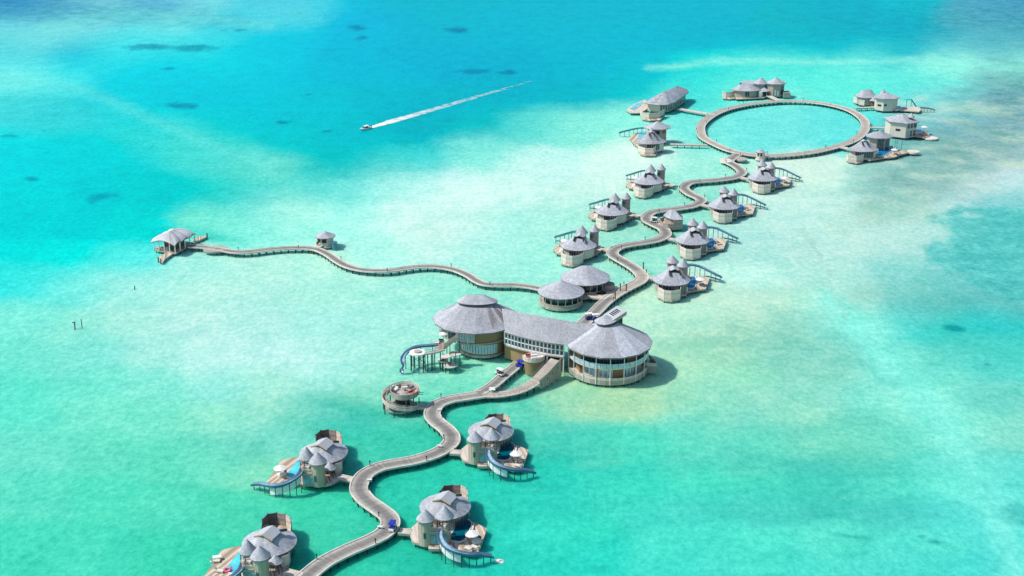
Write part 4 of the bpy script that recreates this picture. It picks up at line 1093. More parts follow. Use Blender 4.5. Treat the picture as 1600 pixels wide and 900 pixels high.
def villa_upper_right(label, group):
    K = 10.585; Z = px_map(1015, 395, K); c0 = Z(380, 470, 4.2)
    t = thing('water_villa', label, 'villa', (c0.x, c0.y, 0), group)
    cx, cy, rx = ring_px(1015 + 92 / K, 1015 + 704 / K, 395 + 548 / K, 4.6); ry = 5.6
    f = at(1015 + 396 / K, 395 + 548 / K, 4.6); c = (f.x, f.y + ry)
    base = poly(Z, [(110, 470), (300, 330), (640, 330), (700, 450), (690, 560), (600, 690), (520, 700), (300, 640), (160, 620)])
    deck(t, base, VD, .3, .5, .4, 3, name='platform')
    oval_wall(t, c, rx - .7, ry - .7, VD, 4.5, 40)
    oval_panes(t, c, rx - .7, ry - .7, 232, 310, 7, VD + .5, 4.2, 'glass', 'window', .8)
    oval_panes(t, c, rx - .7, ry - .7, -46, 0, 4, VD + .3, 4.2, 'glass', 'window', .8)
    main_roof(t, c, rx, ry, 4.6, 3.2, 0, flare=.03, tc=(c[0] + .4, c[1] + 1.6))
    monitor(t, (c[0] + .7, c[1] + 1.2), 7.3, -1, 3.3, 3.4, 1.0, .05, .75)
    rim = 4.2
    ew = poly(Z, [(150, 480), (140, 560), (247, 617), (365, 628), (508, 606), (520, 540)], rim)
    wall_panels(t, ew, 1.0, rim)
    deck(t, poly(Z, [(140, 690), (140, 735), (240, 792), (365, 806), (505, 775), (530, 700)], .8), 1.0, 0, .45, .4, 5, name='courtyard_floor')
    e1 = ring_px(1015 + 262 / K, 1015 + 482 / K, 395 + 182 / K, 7.2)
    tower(t, (e1[0], e1[1]), 1.45, VD - .3, 7.2, e1[2], 2.2, 16, 'wall')
    e2 = ring_px(1015 + 452 / K, 1015 + 655 / K, 395 + 246 / K, 7.2)
    tower(t, (e2[0], e2[1]), 1.45, VD - .3, 7.2, e2[2], 2.5, 16, 'wall')
    pp = poly(Z, [(700, 395), (735, 392), (772, 432), (762, 550), (700, 595), (610, 600), (560, 570), (600, 470)])
    dk = poly(Z, [(690, 390), (790, 388), (935, 382), (985, 440), (930, 592), (770, 616), (620, 640), (560, 580), (620, 450)])
    deck(t, dk, VD - .06, .2, .5, .42, 4, name='pool_deck')
    pool(t, pp, VD, 'pool_blue')
    q = Z(596, 640, VD); mb = MB(); mb.box((q.x, q.y), (1.1, .8), VD, VD + 1.5); mb.build('white_cabinet', M['white'], t)
    S3 = [Z(640, 205, 5.0), Z(760, 218, 4.9), Z(870, 255, 4.3), Z(1000, 320, 3.3), Z(1100, 372, 2.4), Z(1195, 412, 1.5)]
    slide(t, S3, .9, .5, mats=('slide_in', 'slide_teal'), posts=7, p0=.06)
    S4 = [Z(930, 385, 1.0), Z(1020, 402, .95), Z(1110, 432, .9), Z(1230, 472, .8)]
    mb = MB()
    for a, b in zip(S4, S4[1:]): mb.bar(a, b, .35)
    mb.build('stair_and_shade_bar', M['slide_teal'], t)  # added bar, stands in for the slide's shadow on the water
    e = [at(1010, 433, DZ), at(1026, 436.5, DZ)]
    walkway(t, (e[0].x, e[0].y), (e[1].x, e[1].y), 1.8, DZ + .03, mat='panel')
    return t, Z
UR, ZR = villa_upper_right('villa with blue pool right of the upper boardwalk, nearest the pavilion', 'villas right of the upper boardwalk')
offsR, offsL = [], []
for (x, y), lab in (((1099.2, 346), 'villa with blue pool right of the curved hub, second from the pavilion'), ((1147.2, 294.7), 'villa with blue pool right of the upper boardwalk, third from the pavilion'), ((1206, 253.3), 'villa with blue pool, last on the right before the ring boardwalk')):
    o = at(x, y, 9.6) - at(1068.4, 405, 9.6); offsR.append(o)
    copy_tree(UR, Vector(UR.location) + o, lab)

def villa_upper_left(label, group):
    K = 11.25; Z = px_map(860, 345, K); c0 = Z(500, 450, 4.2)
    t = thing('water_villa', label, 'villa', (c0.x, c0.y, 0), group)
    cx, cy, rx = ring_px(860 + 215 / K, 860 + 836 / K, 345 + 530 / K, 4.6); ry = 5.5; rot = .30
    f = at(860 + 500 / K, 345 + 532 / K, 4.6); c = (f.x + .2, f.y + ry + .25); rx += .15
    base = poly(Z, [(200, 560), (300, 420), (720, 330), (880, 440), (890, 520), (830, 570), (580, 665), (300, 640)])
    deck(t, base, VD, .3, .5, .4, 3, name='platform')
    mb = MB(); o = oval(c[0], c[1], rx - .7, ry - .7, 40, rot); mb.prism(o, VD - .2, 4.5); mb.build('wall', M['panel'], t)
    for i in range(6):
        k = 24 + i; a, b = o[k], o[k + 1]
        m = MB(); u = .1; m.segbox((a[0] + (b[0] - a[0]) * u, a[1] + (b[1] - a[1]) * u - .1), (b[0] - (b[0] - a[0]) * u, b[1] - (b[1] - a[1]) * u - .1), .12, VD + .5, 4.2); m.build('window', M['glass'], t)
    main_roof(t, c, rx, ry, 4.6, 3.2, rot, flare=.03, tc=(c[0] + .3, c[1] + 1.6))
    monitor(t, (c[0] + .5, c[1] + 1.2), 7.3, -1, 3.3, 3.4, 1.0, -.2, .75)
    rim = 4.2
    ew = poly(Z, [(190, 470), (195, 556), (280, 602), (390, 618), (500, 604), (574, 565), (580, 500)], rim)
    wall_panels(t, ew, 1.0, rim)
    deck(t, poly(Z, [(195, 700), (196, 760), (280, 785), (390, 806), (500, 778), (580, 730), (580, 690)], .8), 1.0, 0, .45, .4, 5, name='courtyard_floor')
    e1 = ring_px(860 + 446 / K, 860 + 662 / K, 345 + 234 / K, 7.2)
    lookout(t, (e1[0], e1[1]), 1.6, VD, 4.6, 7.2, e1[2], 2.5)
    e2 = ring_px(860 + 674 / K, 860 + 866 / K, 345 + 204 / K, 7.4)
    tower(t, (e2[0], e2[1]), 1.5, VD - .3, 7.4, e2[2], 2.3, 16, 'wall', window=[(-125, 5.4, 1.1, 1.3)])
    dk = poly(Z, [(48, 485), (120, 420), (180, 378), (330, 350), (420, 380), (330, 520), (230, 590), (200, 580), (110, 562)])
    deck(t, dk, VD - .06, -.5, .5, .42, 4, name='pool_deck')
    pool(t, poly(Z, [(330, 380), (400, 385), (330, 480), (250, 500), (250, 470)]), VD, 'pool_cyan')
    S3 = [Z(450, 203, 4.9), Z(400, 205, 4.7), Z(330, 222, 4.2), Z(240, 250, 3.5), Z(150, 276, 2.8), Z(72, 296, 2.2)]
    slide(t, S3, .9, .5, mats=('slide_teal', 'slide_teal'), posts=5, p0=.2)
    S4 = [Z(90, 352, .9), Z(180, 356, .95), Z(270, 350, 1.0)]
    mb = MB()
    for a, b in zip(S4, S4[1:]): mb.bar(a, b, .3)
    mb.build('stair_and_shade_bar', M['slide_teal'], t)
    q = Z(205, 540, VD); mb = MB(); mb.cyl((q.x, q.y), .9, VD, VD + .9, 14); mb.build('outdoor_tub', M['white'], t)
    lx = poly(Z, [(820, 480), (860, 430), (900, 460), (905, 510), (850, 540)])
    deck(t, lx, VD + .06, .2, .5, .4, 6, piles=False, name='landing', mat='panel')
    e = [Z(880, 470, DZ), Z(1020, 520, DZ)]
    walkway(t, (e[0].x, e[0].y), (e[1].x, e[1].y), 1.8, DZ + .03, mat='panel')
    return t, Z
UL, ZL = villa_upper_left('villa with teal slide left of the upper boardwalk, nearest the twin huts', 'villas left of the upper boardwalk')
for (x, y), lab in (((978.9, 302.9), 'villa with teal slide left of the upper boardwalk, second from the twin huts'), ((1033.8, 257.8), 'villa with teal slide left of the upper boardwalk, third from the twin huts')):
    o = at(x, y, 9.6) - at(928.6, 353.6, 9.6); offsL.append(o)
    copy_tree(UL, Vector(UL.location) + o, lab)
# ================================================================ the big pavilion: two shingled drums joined by a glazed wing
def build_pavilion():
    t = thing('pavilion', 'huge two-storey pavilion of two shingled drums joined by a long glazed wing', 'building', at(850, 560, 0))
    WH, TN = 'white', 'tan'
    ZF, ZE = 5.3, 9.0
    # ---- right drum
    cx, cy, R = ring_px(881, 1019, 560, ZE); c = (cx, cy)
    oval_wall(t, c, R - 1.15, R - 1.15, .75, 2.05, 48, 'fascia', 'base_ring')
    mb = MB(); mb.prism(oval(cx, cy, R - 1.3, R - 1.3, 48), 1.3, 1.9); mb.build('terrace_floor', M['deck'], t)
    oval_wall(t, c, R - 3.0, R - 3.0, 1.9, ZE, 48, TN, 'drum_wall')
    mb = MB(); mb.prism(oval(cx, cy, R - 1.2, R - 1.2, 48), ZF - .1, ZF + .22); mb.build('gallery_floor', M['beam'], t)
    # gallery balustrade panels
    oval_panes(t, c, R - 1.2, R - 1.2, 205, 390, 22, ZF + .22, ZF + 1.5, 'railglass', 'balustrade_panel', .94, .1, k=1.0)
    oval_panes(t, c, R - 1.2, R - 1.2, 205, 390, 22, 1.95, 2.75, 'panel', 'terrace_rail', .92, .08, k=1.0)
    for i in range(18):
        a = 2 * PI * (i + .45) / 18; p = (cx + (R - 1.05) * math.cos(a), cy + (R - 1.05) * math.sin(a))
        m = MB(); m.cyl(p, .1, .9, ZE - .1, 8); m.build('column', M['white'], t)
    # lower windows and upper openings
    for a0, a1, n, z0, z1, mt in ((222, 244, 2, 2.1, 4.6, 'blueglass'), (250, 274, 3, 2.1, 4.4, 'blueglass'), (293, 314, 3, 2.1, 4.6, 'blueglass'), (325, 348, 3, 2.1, 4.6, 'glass')):
        oval_panes(t, c, R - 3.0, R - 3.0, a0, a1, n, z0, z1, mt, 'window', .92, .2, 'white', 1.01)
    oval_panes(t, c, R - 3.0, R - 3.0, 208, 300, 13, ZF + .5, 8.6, 'glass', 'window', .8, .2, None, 1.01)
    oval_panes(t, c, R - 3.0, R - 3.0, 335, 368, 4, ZF + .5, 8.6, 'glass', 'window', .8, .2, None, 1.01)
    for a in (228, 262, 284):
        p = on_oval(c, R - 3, R - 3, a, 1.02)
    m = MB(); p0, p1 = on_oval(c, R - 3, R - 3, 209, 1.015), on_oval(c, R - 3, R - 3, 218, 1.015); m.segbox(p0, p1, .2, 1.9, 4.9); m.build('door', M['brown'], t)
    # stair block on the far right
    a = at(1012, 573, 1.2); b = at(1025, 577, 1.2)
    m = MB(); m.prism([(a.x - 1, a.y - 2.6), (b.x, b.y - 1.6), (b.x, b.y + 2.6), (a.x - 1, a.y + 2.6)], .6, 2.6); m.build('stair_block', M['fascia'], t)
    m = MB(); m.hexa([(a.x - 1, a.y + .4, 5.2), (a.x - 1, a.y + 2.6, 5.2), (b.x, b.y + 2.6, 2.8), (b.x, b.y + .4, 2.8)][::-1], (0, 0, -.3)); m.build('stair_flight', M['dark'], t)
    m = MB(); m.segbox((a.x - 1, a.y - 2.5), (b.x, b.y - 1.5), .15, 2.6, 3.6); m.build('stair_rail', M['panel'], t)
    # roof: steep cone, open crown and tilted skylight hood
    n = 14; zt = z_at(cy + 1.0, 504)
    e = [(x, y, ZE) for x, y in oval(cx, cy, R, R, n)]; tp = [(x, y, zt) for x, y in oval(cx + .1, cy + 1.0, 2.2, 2.0, n)]
    roof_loft(t, e, tp, 22, 9, .35, None, tones=[.95, .95, 1, 1, 1, 1.05, 1.05, 1.22, .96, .88, .86, 1.26, 1.22, .96])  # light and shade of each slope put into the shingle tones
    hc = (cx - 1.2, cy + .9)
    m = MB(); m.cyl((hc[0] + .6, hc[1]), 2.1, zt - .8, zt + .7, 24); m.build('crown_drum', M['dark'], t)
    e = [(x, y, zt + .45 + max(0, (x - hc[0])) * .15) for x, y in oval(hc[0] + .35, hc[1], 3.0, 2.7, 30)]
    tp = [(x, y, zt + 2.1) for x, y in oval(hc[0] + .1, hc[1] + .3, .08, .08, 30)]
    roof_loft(t, e, tp, 5, 1, .2, None, 'crown_roof')
    # the hood: a flap rising towards the right rear
    def H(u, v, w): return Vector((hc[0] + .6 + u * .80 + v * .60, hc[1] + .2 + u * .60 - v * .80, zt + 1.0 + u * .30 + w))
    q = [H(.2, 2.15, .1), H(5.2, 2.15, .1), H(5.2, -1.75, .5), H(.2, -1.75, .5)]
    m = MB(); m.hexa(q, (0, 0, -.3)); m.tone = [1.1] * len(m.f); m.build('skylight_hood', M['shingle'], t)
    m = MB(); m.hexa([p + Vector((0, 0, -.35)) for p in q], (0, 0, -.7)); m.build('hood_soffit', M['trim'], t)
    m = MB(); m.prism([(H(u, v, 0).x, H(u, v, 0).y) for u, v in ((.5, 1.7), (4.4, 1.5), (4.4, -1.3), (.5, -1.4))], zt - 1.4, zt + 1.0); m.build('hood_base', M['dark'], t)
    m = MB(); q = [H(1.3, 1.1, .25), H(4.4, 1.1, .25), H(4.4, -1.0, .47), H(1.3, -1.0, .47)]
    m.hexa(q, (0, 0, -.1)); m.build('skylight_frame', M['cushion'], t)
    for i in range(5):
        u = 1.5 + i * .57
        m = MB(); q = [H(u, .95, .32), H(u + .40, .95, .32), H(u + .40, -.85, .52), H(u, -.85, .52)]
        m.hexa(q, (0, 0, -.1)); m.build('skylight_pane', M['glass'], t)
    # ---- left drum
    lx0, lx1 = at(674, 500, ZE), at(826, 500, ZE); f = at(743, 522, ZE)
    rx = (812 - 674) / 2 * depth(f.y + 9, ZE) / FPX; ry = 11.8; L = (f.x, f.y + ry)
    n = 16; zt2 = z_at(L[1] + 1.0, 473)
    e = [(x, y, ZE) for x, y in oval(L[0], L[1], rx, ry, n)]; tp = [(x, y, zt2) for x, y in oval(L[0] + .2, L[1] + .6, 4.9, 2.5, n)]
    roof_loft(t, e, tp, 20, 9, .35, None, tones=[1, 1, 1, 1, 1, 1, 1.08, 1.15, 1.12, .98, .9, .88, .86, .98, 1.2, 1.0])  # bright and dim slopes painted in through the tones list
    m = MB(); m.prism(oval(L[0] + .2, L[1] + .6, 4.5, 2.3, 32), zt2 - .6, zt2 + .75); m.build('crown_drum', M['dark'], t)
    e = [(x, y, zt2 + .7) for x, y in oval(L[0] + .2, L[1] + .6, 5.8, 3.1, 40)]; tp = [(x, y, zt2 + 2.5) for x, y in oval(L[0] - .3, L[1] + .7, 2.6, .15, 40)]
    roof_loft(t, e, tp, 6, 1, .2, None, 'crown_roof')
    oval_wall(t, L, rx - 2.4, ry - 2.2, ZF, ZE, 48, TN, 'upper_wall')
    m = MB(); m.prism(oval(L[0], L[1], rx - 1.9, ry - 1.9, 48), ZF - .4, ZF); m.build('upper_floor', M['fascia'], t)
    oval_panes(t, L, rx - 2.4, ry - 2.2, 182, 236, 9, ZF + .3, 8.7, 'glass', 'window', .84, .2, None)
    oval_panes(t, L, rx - 2.4, ry - 2.2, 237, 268, 7, ZF + .3, 8.4, 'blueglass', 'window', .86, .25, 'white')
    q = ring_px(718, 792, 559, .9); LC = (q[0], q[1]); lr = q[2] - .3; lry = lr
    m = MB(); m.prism(oval(LC[0], LC[1], lr, lry, 40), .9, ZF - .35); m.build('lower_wall', M[TN], t)
    oval_wall(t, LC, lr + .35, lry + .35, .75, 1.5, 40, 'fascia', 'base_ring')
    oval_panes(t, LC, lr, lry, 205, 308, 14, 1.9, 4.5, 'blueglass', 'window', .9, .25, 'white', 1.015)
    for i in range(7):
        a = math.radians(150 + i * 18); p = (L[0] + (rx - 1.7) * math.cos(a), L[1] + (ry - 1.6) * math.sin(a))
        m = MB(); m.cyl(p, .1, ZF, ZE - .1, 8); m.build('column', M['white'], t)
    # ---- wing
    F = [at(789, 519, ZE), at(810, 525.5, ZE), at(832, 530.8, ZE), at(858, 535.8, ZE), at(881, 538.5, ZE), at(925, 546, ZE)]
    Rg = []
    for i, py in enumerate((482, 487, 491.5, 496, 500.5, 507)):
        d = ray(800, py); k = d.z / d.y; f_ = F[i]; s_ = .60
        l = (CAM_H + f_.y * k - ZE) / (s_ - k)
        u = i / 5; Rg.append(Vector((f_.x + (-.9 + 1.5 * u), f_.y + l, ZE + s_ * l)))
    Bk = [Vector((2 * r.x - f_.x, r.y + (r.z - ZE) / .72, ZE)) for r, f_ in zip(Rg, F)]
    mb = MB()
    for i in range(4):
        mb.face([F[i], F[i + 1], Rg[i + 1], Rg[i]]); mb.face([Rg[i], Rg[i + 1], Bk[i + 1], Bk[i]])
        d = Vector((0, 0, -.35)); mb.face([F[i] + d, F[i + 1] + d, F[i + 1], F[i]]); mb.face([F[i] + d, F[i + 1] + d, Bk[i + 1] + d, Bk[i] + d]); mb.face([Bk[i] + d, Bk[i + 1] + d, Bk[i + 1], Bk[i]])
    r = mb.build('wing_roof', M['roof_deck'], t)
    outside = lambda p: p.z > ZE + (zt - ZE) * (R - math.hypot(p.x - cx, p.y - cy)) / (R - 2.2) - .12
    ub = shingles_mb(F, Rg, 10, 8, None, -.09, False, [1], outside); ub.tone = []; ub.build('roof_underlay', M['roof_deck'], r, stuff=True)
    shingles_mb(F, Rg, 18, 14, None, .05, False, [.8, .82, .8, .78, .8], outside).build('shingles', M['shingle'], r, stuff=True)  # both wing slopes darkened to paint shade against the brighter drums
    shingles_mb(Bk[::-1], Rg[::-1], 12, 12, None, .05, False, [.8], outside).build('shingles', M['shingle'], r, stuff=True)
    # curtain wall under the wing eave
    G = [p + (b - p).normalized() * .9 for p, b in zip(F[:5], Rg[:5])]
    G = [Vector((p.x, p.y, 0)) for p in G]
    G = resample(G, 1.15)
    zs = [ZF - .2, ZE - .1]
    mb = MB()
    for a, b in zip(G, G[1:]): mb.segbox((a.x, a.y + .9), (b.x, b.y + .9), .2, ZF, ZE - .05)
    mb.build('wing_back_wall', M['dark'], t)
    mb = MB(); pts = [(p.x, p.y - .3) for p in G] + [(p.x, p.y + 8) for p in G[::-1]]; mb.prism(pts, ZF - .45, ZF - .1); mb.build('wing_floor', M['fascia'], t)
    for k, p in enumerate(G):
        m = MB(); m.box((p.x, p.y), (.34, .26), ZF - .1, ZE - .15); m.build('mullion', M['white'], t)
    for a, b in zip(G, G[1:]):
        for z0, z1 in ((ZF, ZF + 1.55), (ZF + 1.8, ZE - .3)):
            m = MB(); m.segbox((a.x + .16, a.y + .08), (b.x - .16, b.y + .08), .06, z0, z1); m.build('window_pane', M['glass'], t)
    m = MB()
    for a, b in zip(G, G[1:]):
        m.segbox((a.x, a.y), (b.x, b.y), .18, ZF + 1.56, ZF + 1.78); m.segbox((a.x, a.y - .02), (b.x, b.y - .02), .22, ZF - .12, ZF + .25)
    m.build('transom', M['white'], t, stuff=True)
    pts = [(p.x, p.y + .6) for p in G[:9]] + [(p.x, p.y + 5) for p in G[:9][::-1]]
    mb = MB(); mb.prism(pts, .8, ZF - .5); mb.build('undercroft_wall', M[TN], t)
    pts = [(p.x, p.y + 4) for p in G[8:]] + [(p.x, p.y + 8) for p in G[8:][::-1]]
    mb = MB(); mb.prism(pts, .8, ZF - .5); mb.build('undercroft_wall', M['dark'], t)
    for i in (8, 12, 16, 20):
        if i < len(G):
            m = MB(); m.cyl((G[i].x, G[i].y), .2, -1, ZF - .4, 8); m.build('column', M['white'], t)
    # half-round balcony on the front of the wing
    b = at(834, 556, ZF); bc = (b.x, b.y)
    mb = MB(); mb.cyl(bc, 2.3, .5, ZF - .75, 26, r1=2.8); mb.build('balcony_drum', M[TN], t)
    mb = MB(); mb.cyl(bc, 3.0, ZF - .75, ZF - .35, 28); mb.build('balcony_floor', M['beam'], t)
    oval_panes(t, bc, 2.95, 2.95, 180, 360, 9, ZF - .35, ZF + .45, 'panel', 'balcony_parapet', .96, .12, k=1.0)
    # piles
    P = [(cx + (R - 1.6) * math.cos(2 * PI * i / 26), cy + (R - 1.6) * math.sin(2 * PI * i / 26)) for i in range(26)]
    P += [(LC[0] + lr * .95 * math.cos(2 * PI * i / 18), LC[1] + lry * .95 * math.sin(2 * PI * i / 18)) for i in range(18)]
    pile_mb(P, 1.0, .22).build('piles', M['pile'], t, stuff=True)
    return t, L, bc, ZF
PAV, PL, PBC, PZF = build_pavilion()
def box_seat(loc, name, label, cat, group, col, size=(1.2, .8, .45), rot=0.0, back=True):
    t = thing(name, label, cat, loc, group); x, y, z = loc
    m = MB(); m.box((x, y), (size[0], size[1]), z, z + size[2] * .6, rot); m.build('base', M['beam'], t)
    m = MB(); m.box((x, y), (size[0] * .94, size[1] * .94), z + size[2] * .6, z + size[2], rot); m.build('cushion', M[col], t)
    if back:
        m = MB(); q = (x - math.sin(rot) * size[1] * .45, y + math.cos(rot) * size[1] * .45)
        m.box(q, (size[0], size[1] * .22), z + size[2], z + size[2] + .4, rot); m.build('backrest', M[col], t)
    return t
for dx, dy, col, lab in ((-1.4, -.3, 'red', 'red-cushioned seat at the left of the half-round balcony over the service arm'), (0, -1.2, 'cushion', 'pale seat at the middle front of the half-round balcony'), (1.5, -.6, 'cloth', 'white seat at the right of the half-round balcony'), (.2, .7, 'cloth', 'white seat at the rear of the half-round balcony by the glass')):
    box_seat((PBC[0] + dx, PBC[1] + dy, PZF - .33), 'lounge_chair', lab, 'seat', 'seats on the half-round balcony', col, (1.4, 1.0, .5), .3)

# ---------------------------------------------------------------- slide tower beside the pavilion
def build_slide_tower():
    t = thing('slide_tower', 'spindly white-topped slide tower on posts at the left of the pavilion', 'slide tower', at(655, 570, 0))
    z = 5.5
    p = at(652.5, 550, z); c = (p.x, p.y)
    mb = MB(); mb.cyl(c, 2.25, z - .3, z, 24); mb.build('platform', M['cloth'], t)
    mb = MB(); mb.cyl(c, 1.0, z, z + .35, 18); mb.build('round_table', M['fascia'], t)
    for i in range(9):
        a = 2 * PI * i / 9; m = MB(); m.cyl((c[0] + 1.95 * math.cos(a), c[1] + 1.95 * math.sin(a)), .13, -1, z - .3, 6); m.build('post', M['post'], t)
    mb = MB()
    for zz in (2.0, 4.0):
        for i in range(9):
            a, b = 2 * PI * i / 9, 2 * PI * (i + 1) / 9
            mb.bar((c[0] + 1.95 * math.cos(a), c[1] + 1.95 * math.sin(a), zz), (c[0] + 1.95 * math.cos(b), c[1] + 1.95 * math.sin(b), zz + .6), .09)
    mb.build('braces', M['post'], t, stuff=True)
    q = [at(664, 551.5, z), at(680, 549, z), at(693, 545, z)]
    mb = MB()
    for a, b in zip(q, q[1:]): mb.segbox((a.x, a.y), (b.x, b.y), 1.5, z - .35, z - .02)
    mb.build('walkway', M['fascia'], t)
    mb = MB()
    for s in (-.75, .75):
        for a, b in zip(q, q[1:]):
            for zz in (.5, 1.0): mb.bar((a.x, a.y + s, z + zz), (b.x, b.y + s, z + zz), .06)
            mb.bar((a.x, a.y + s, z), (a.x, a.y + s, z + 1), .06)
    mb.build('railing', M['steel'], t)
    for x, y in ((668, 551), (674, 550.5), (679, 549.5), (688, 548), (692, 549), (676, 549)):
        p = at(x, y, z); m = MB(); m.cyl((p.x, p.y), .14, -1, z - .3, 6); m.build('post', M['post'], t)
    # terrace and stair up to the drum
    d = [at(677, 540, z), at(690, 546, z), at(698, 539, z), at(690, 531, z), at(680, 533, z)]
    deck(t, [(p.x, p.y) for p in d], z, 0, .3, .4, 2, piles=False, name='terrace')
    a, b = at(694, 543, z), at(715, 527.5, 8.4)
    mb = MB(); d = (b - a); s = Vector((-d.y, d.x, 0)).normalized() * .7
    mb.hexa([a - s, b - s, b + s, a + s], (0, 0, -.35)); mb.build('stair_flight', M['deck'], t)
    mb = MB()
    for k in (-1, 1):
        o = s * k
        mb.hexa([a + o * 1.0 + Vector((0, 0, .9)), b + o + Vector((0, 0, .9)), b + o * 1.12 + Vector((0, 0, .9)), a + o * 1.12 + Vector((0, 0, .9))], (0, 0, -.95))
    mb.build('stair_rail', M['fascia'], t)
    S5 = [at(685, 539.5, z), at(672, 541, z - .2), at(658, 542, z - .4), at(646, 545, z - .6), at(636, 551, z - .9), at(630, 559, z - 1.6), at(629, 566, 3.4), at(630.5, 573, 2.2), at(628, 578, 1.2), at(627.5, 582, .7)]
    slide(t, S5, .95, .5, posts=6, p0=.12, mats=('slide_in', 'slide_out'))
    # lower landings with a stair to the water
    for x, y, zz, r in ((692, 562, 2.6, 1.5), (704, 570, 2.0, 1.9), (711, 552, 4.0, 1.7), (697, 556, 4.6, 1.4)):
        p = at(x, y, zz); m = MB(); m.cyl((p.x, p.y), r, zz - .25, zz, 16); m.build('landing', M['beam'], t)
        for i in range(3):
            an = 2 * PI * i / 3 + .4; k = MB(); k.cyl((p.x + r * .8 * math.cos(an), p.y + r * .8 * math.sin(an)), .12, -1, zz + (3.4 if i == 0 else -.25), 6); k.build('post', M['post'], t)
    a, b = at(704, 571, 2.0), at(702, 577.5, .2)
    m = MB(); d = Vector((.55, 0, 0)); m.hexa([a - d, b - d, b + d, a + d][::-1], (0, 0, -.2)); m.build('stair_and_shade_bar', M['blueglass'], t)
    m = MB(); a, b = at(692, 562, 2.7), at(704, 569, 2.1); d = Vector((.2, .6, 0)); m.hexa([a - d, b - d, b + d, a + d], (0, 0, -.2)); m.build('stair_flight', M['fascia'], t)
    m = MB(); a, b = at(697, 556, 4.6), at(692, 562, 2.7); d = Vector((.6, .2, 0)); m.hexa([a - d, b - d, b + d, a + d], (0, 0, -.2)); m.build('stair_flight', M['fascia'], t)
    return t, z
STW, SZ = build_slide_tower()
p = at(683, 537, SZ)
box_seat((p.x, p.y, SZ), 'lounge_chair', 'white seat on the terrace between the slide tower and the pavilion', 'seat', 'seats on the slide terrace', 'cloth')
p = at(689, 535, SZ)
box_seat((p.x, p.y, SZ), 'lounge_chair', 'dark seat on the terrace beside the stair to the pavilion', 'seat', 'seats on the slide terrace', 'dkcush', (1.3, .9, .5))
p = at(693, 533, SZ)
make_parasol((p.x, p.y, SZ), 'white parasol on the slide terrace under the left drum of the pavilion', 'parasols', 1.2)

# ---------------------------------------------------------------- observatory: round look-out with a spiral ramp
def build_observatory():
    t = thing('observatory', 'open round observatory deck on stilts with a ramp spiralling up it', 'observatory', at(627, 640, 0))
    ztop = 4.9; cx, cy, R = ring_px(597.5, 655.5, 626, ztop); c = (cx, cy)
    mb = MB(); mb.cyl((cx + .9, cy), R * .74, ztop - .35, ztop, 30); mb.build('upper_deck', M['fascia'], t)
    oval_wall(t, (cx + .9, cy), R * .76, R * .76, ztop - .5, ztop + .95, 30, 'wall', 'parapet')
    mb = MB(); mb.cyl((cx + 1.0, cy), 1.5, ztop, ztop + .55, 14, r1=.9); mb.cyl((cx + 1.0, cy), .35, ztop + .55, ztop + 1.3, 10); mb.build('telescope_plinth', M['fascia'], t)
    # spiral ramp: 1.2 turns from deck level up to the rim
    n = 44
    def sp(i): u = i / n; return -.35 - u * 2 * PI * .98 , 1.3 + (ztop + .2 - 1.3) * min(1, u * 1.35)
    mb = MB(); ml = MB(); mi = MB()
    for i in range(n):
        a0, z0 = sp(i); a1, z1 = sp(i + 1)
        q = lambda r, a, z: Vector((cx + r * math.cos(a), cy + r * math.sin(a), z))
        mb.hexa([q(R * .78, a0, z0), q(R * .78, a1, z1), q(R, a1, z1), q(R, a0, z0)], (0, 0, -.25))
        for dz in (.98, .55, .12): ml.hexa([q(R * 1.0, a0, z0 + dz), q(R * 1.0, a1, z1 + dz), q(R * 1.025, a1, z1 + dz), q(R * 1.025, a0, z0 + dz)], (0, 0, -.27))
        if z0 < ztop - .4: mi.hexa([q(R * .76, a0, z0 + .9), q(R * .76, a1, z1 + .9), q(R * .785, a1, z1 + .9), q(R * .785, a0, z0 + .9)], (0, 0, -.9))
    mb.build('spiral_ramp', M['fascia'], t); ml.build('outer_rails', M['panel'], t, stuff=True); mi.build('inner_parapet', M['fascia'], t)
    mb = MB(); mb.cyl(c, R * .86, .9, 1.25, 28); mb.build('lower_deck', M['fascia'], t)
    mb = MB(); mb.cyl((cx + .4, cy + .3), R * .4, 1.25, ztop - .35, 20); mb.build('core_wall', M['dark'], t)
    for i in range(9):
        a = 2 * PI * i / 9 + .2; m = MB(); m.cyl((cx + R * .98 * math.cos(a), cy + R * .98 * math.sin(a)), .14, -1, 4.6 if i % 2 else 3.2, 6); m.build('post', M['post'], t)
    pile_mb([(cx + R * .55 * math.cos(i), cy + R * .55 * math.sin(i)) for i in range(6)], 1.0).build('piles', M['pile'], t, stuff=True)
    for s in (0, 1):
        m = MB(); m.bar((cx + R * .7, cy - .3 - s * .9, ztop + .2 - s * .1), (cx + R * 1.25, cy - .5 - s * 1.1, ztop + .25), .1); m.build('spar', M['post'], t)
    a, b = at(648, 635, DZ), at(664, 635.5, DZ)
    walkway(t, (a.x, a.y), (b.x, b.y), 2.2, DZ + .03, mat='panel')
    return t, (cx, cy), R, ztop
OBS, OC, OR, OZ = build_observatory()
for dx, dy, col, lab, sz in ((-1.7, 1.6, 'cloth', 'white daybed at the upper left of the observatory deck', (1.7, 1.1, .5)), (-1.9, -.9, 'dkcush', 'dark sofa at the left of the observatory deck', (1.7, 1.1, .5)), (2.9, 1.6, 'steel', 'grey daybed at the upper right of the observatory deck', (1.6, 1.2, .5)), (2.9, -.8, 'red', 'seat with a red cushion at the right of the observatory deck', (1.5, 1.0, .5)), (.8, 2.6, 'cushion', 'pale sofa at the back of the observatory deck', (1.6, .9, .5))):
    box_seat((OC[0] + dx, OC[1] + dy, OZ), 'lounge_chair', lab, 'seat', 'seats on the observatory', col, sz, dx * .3)

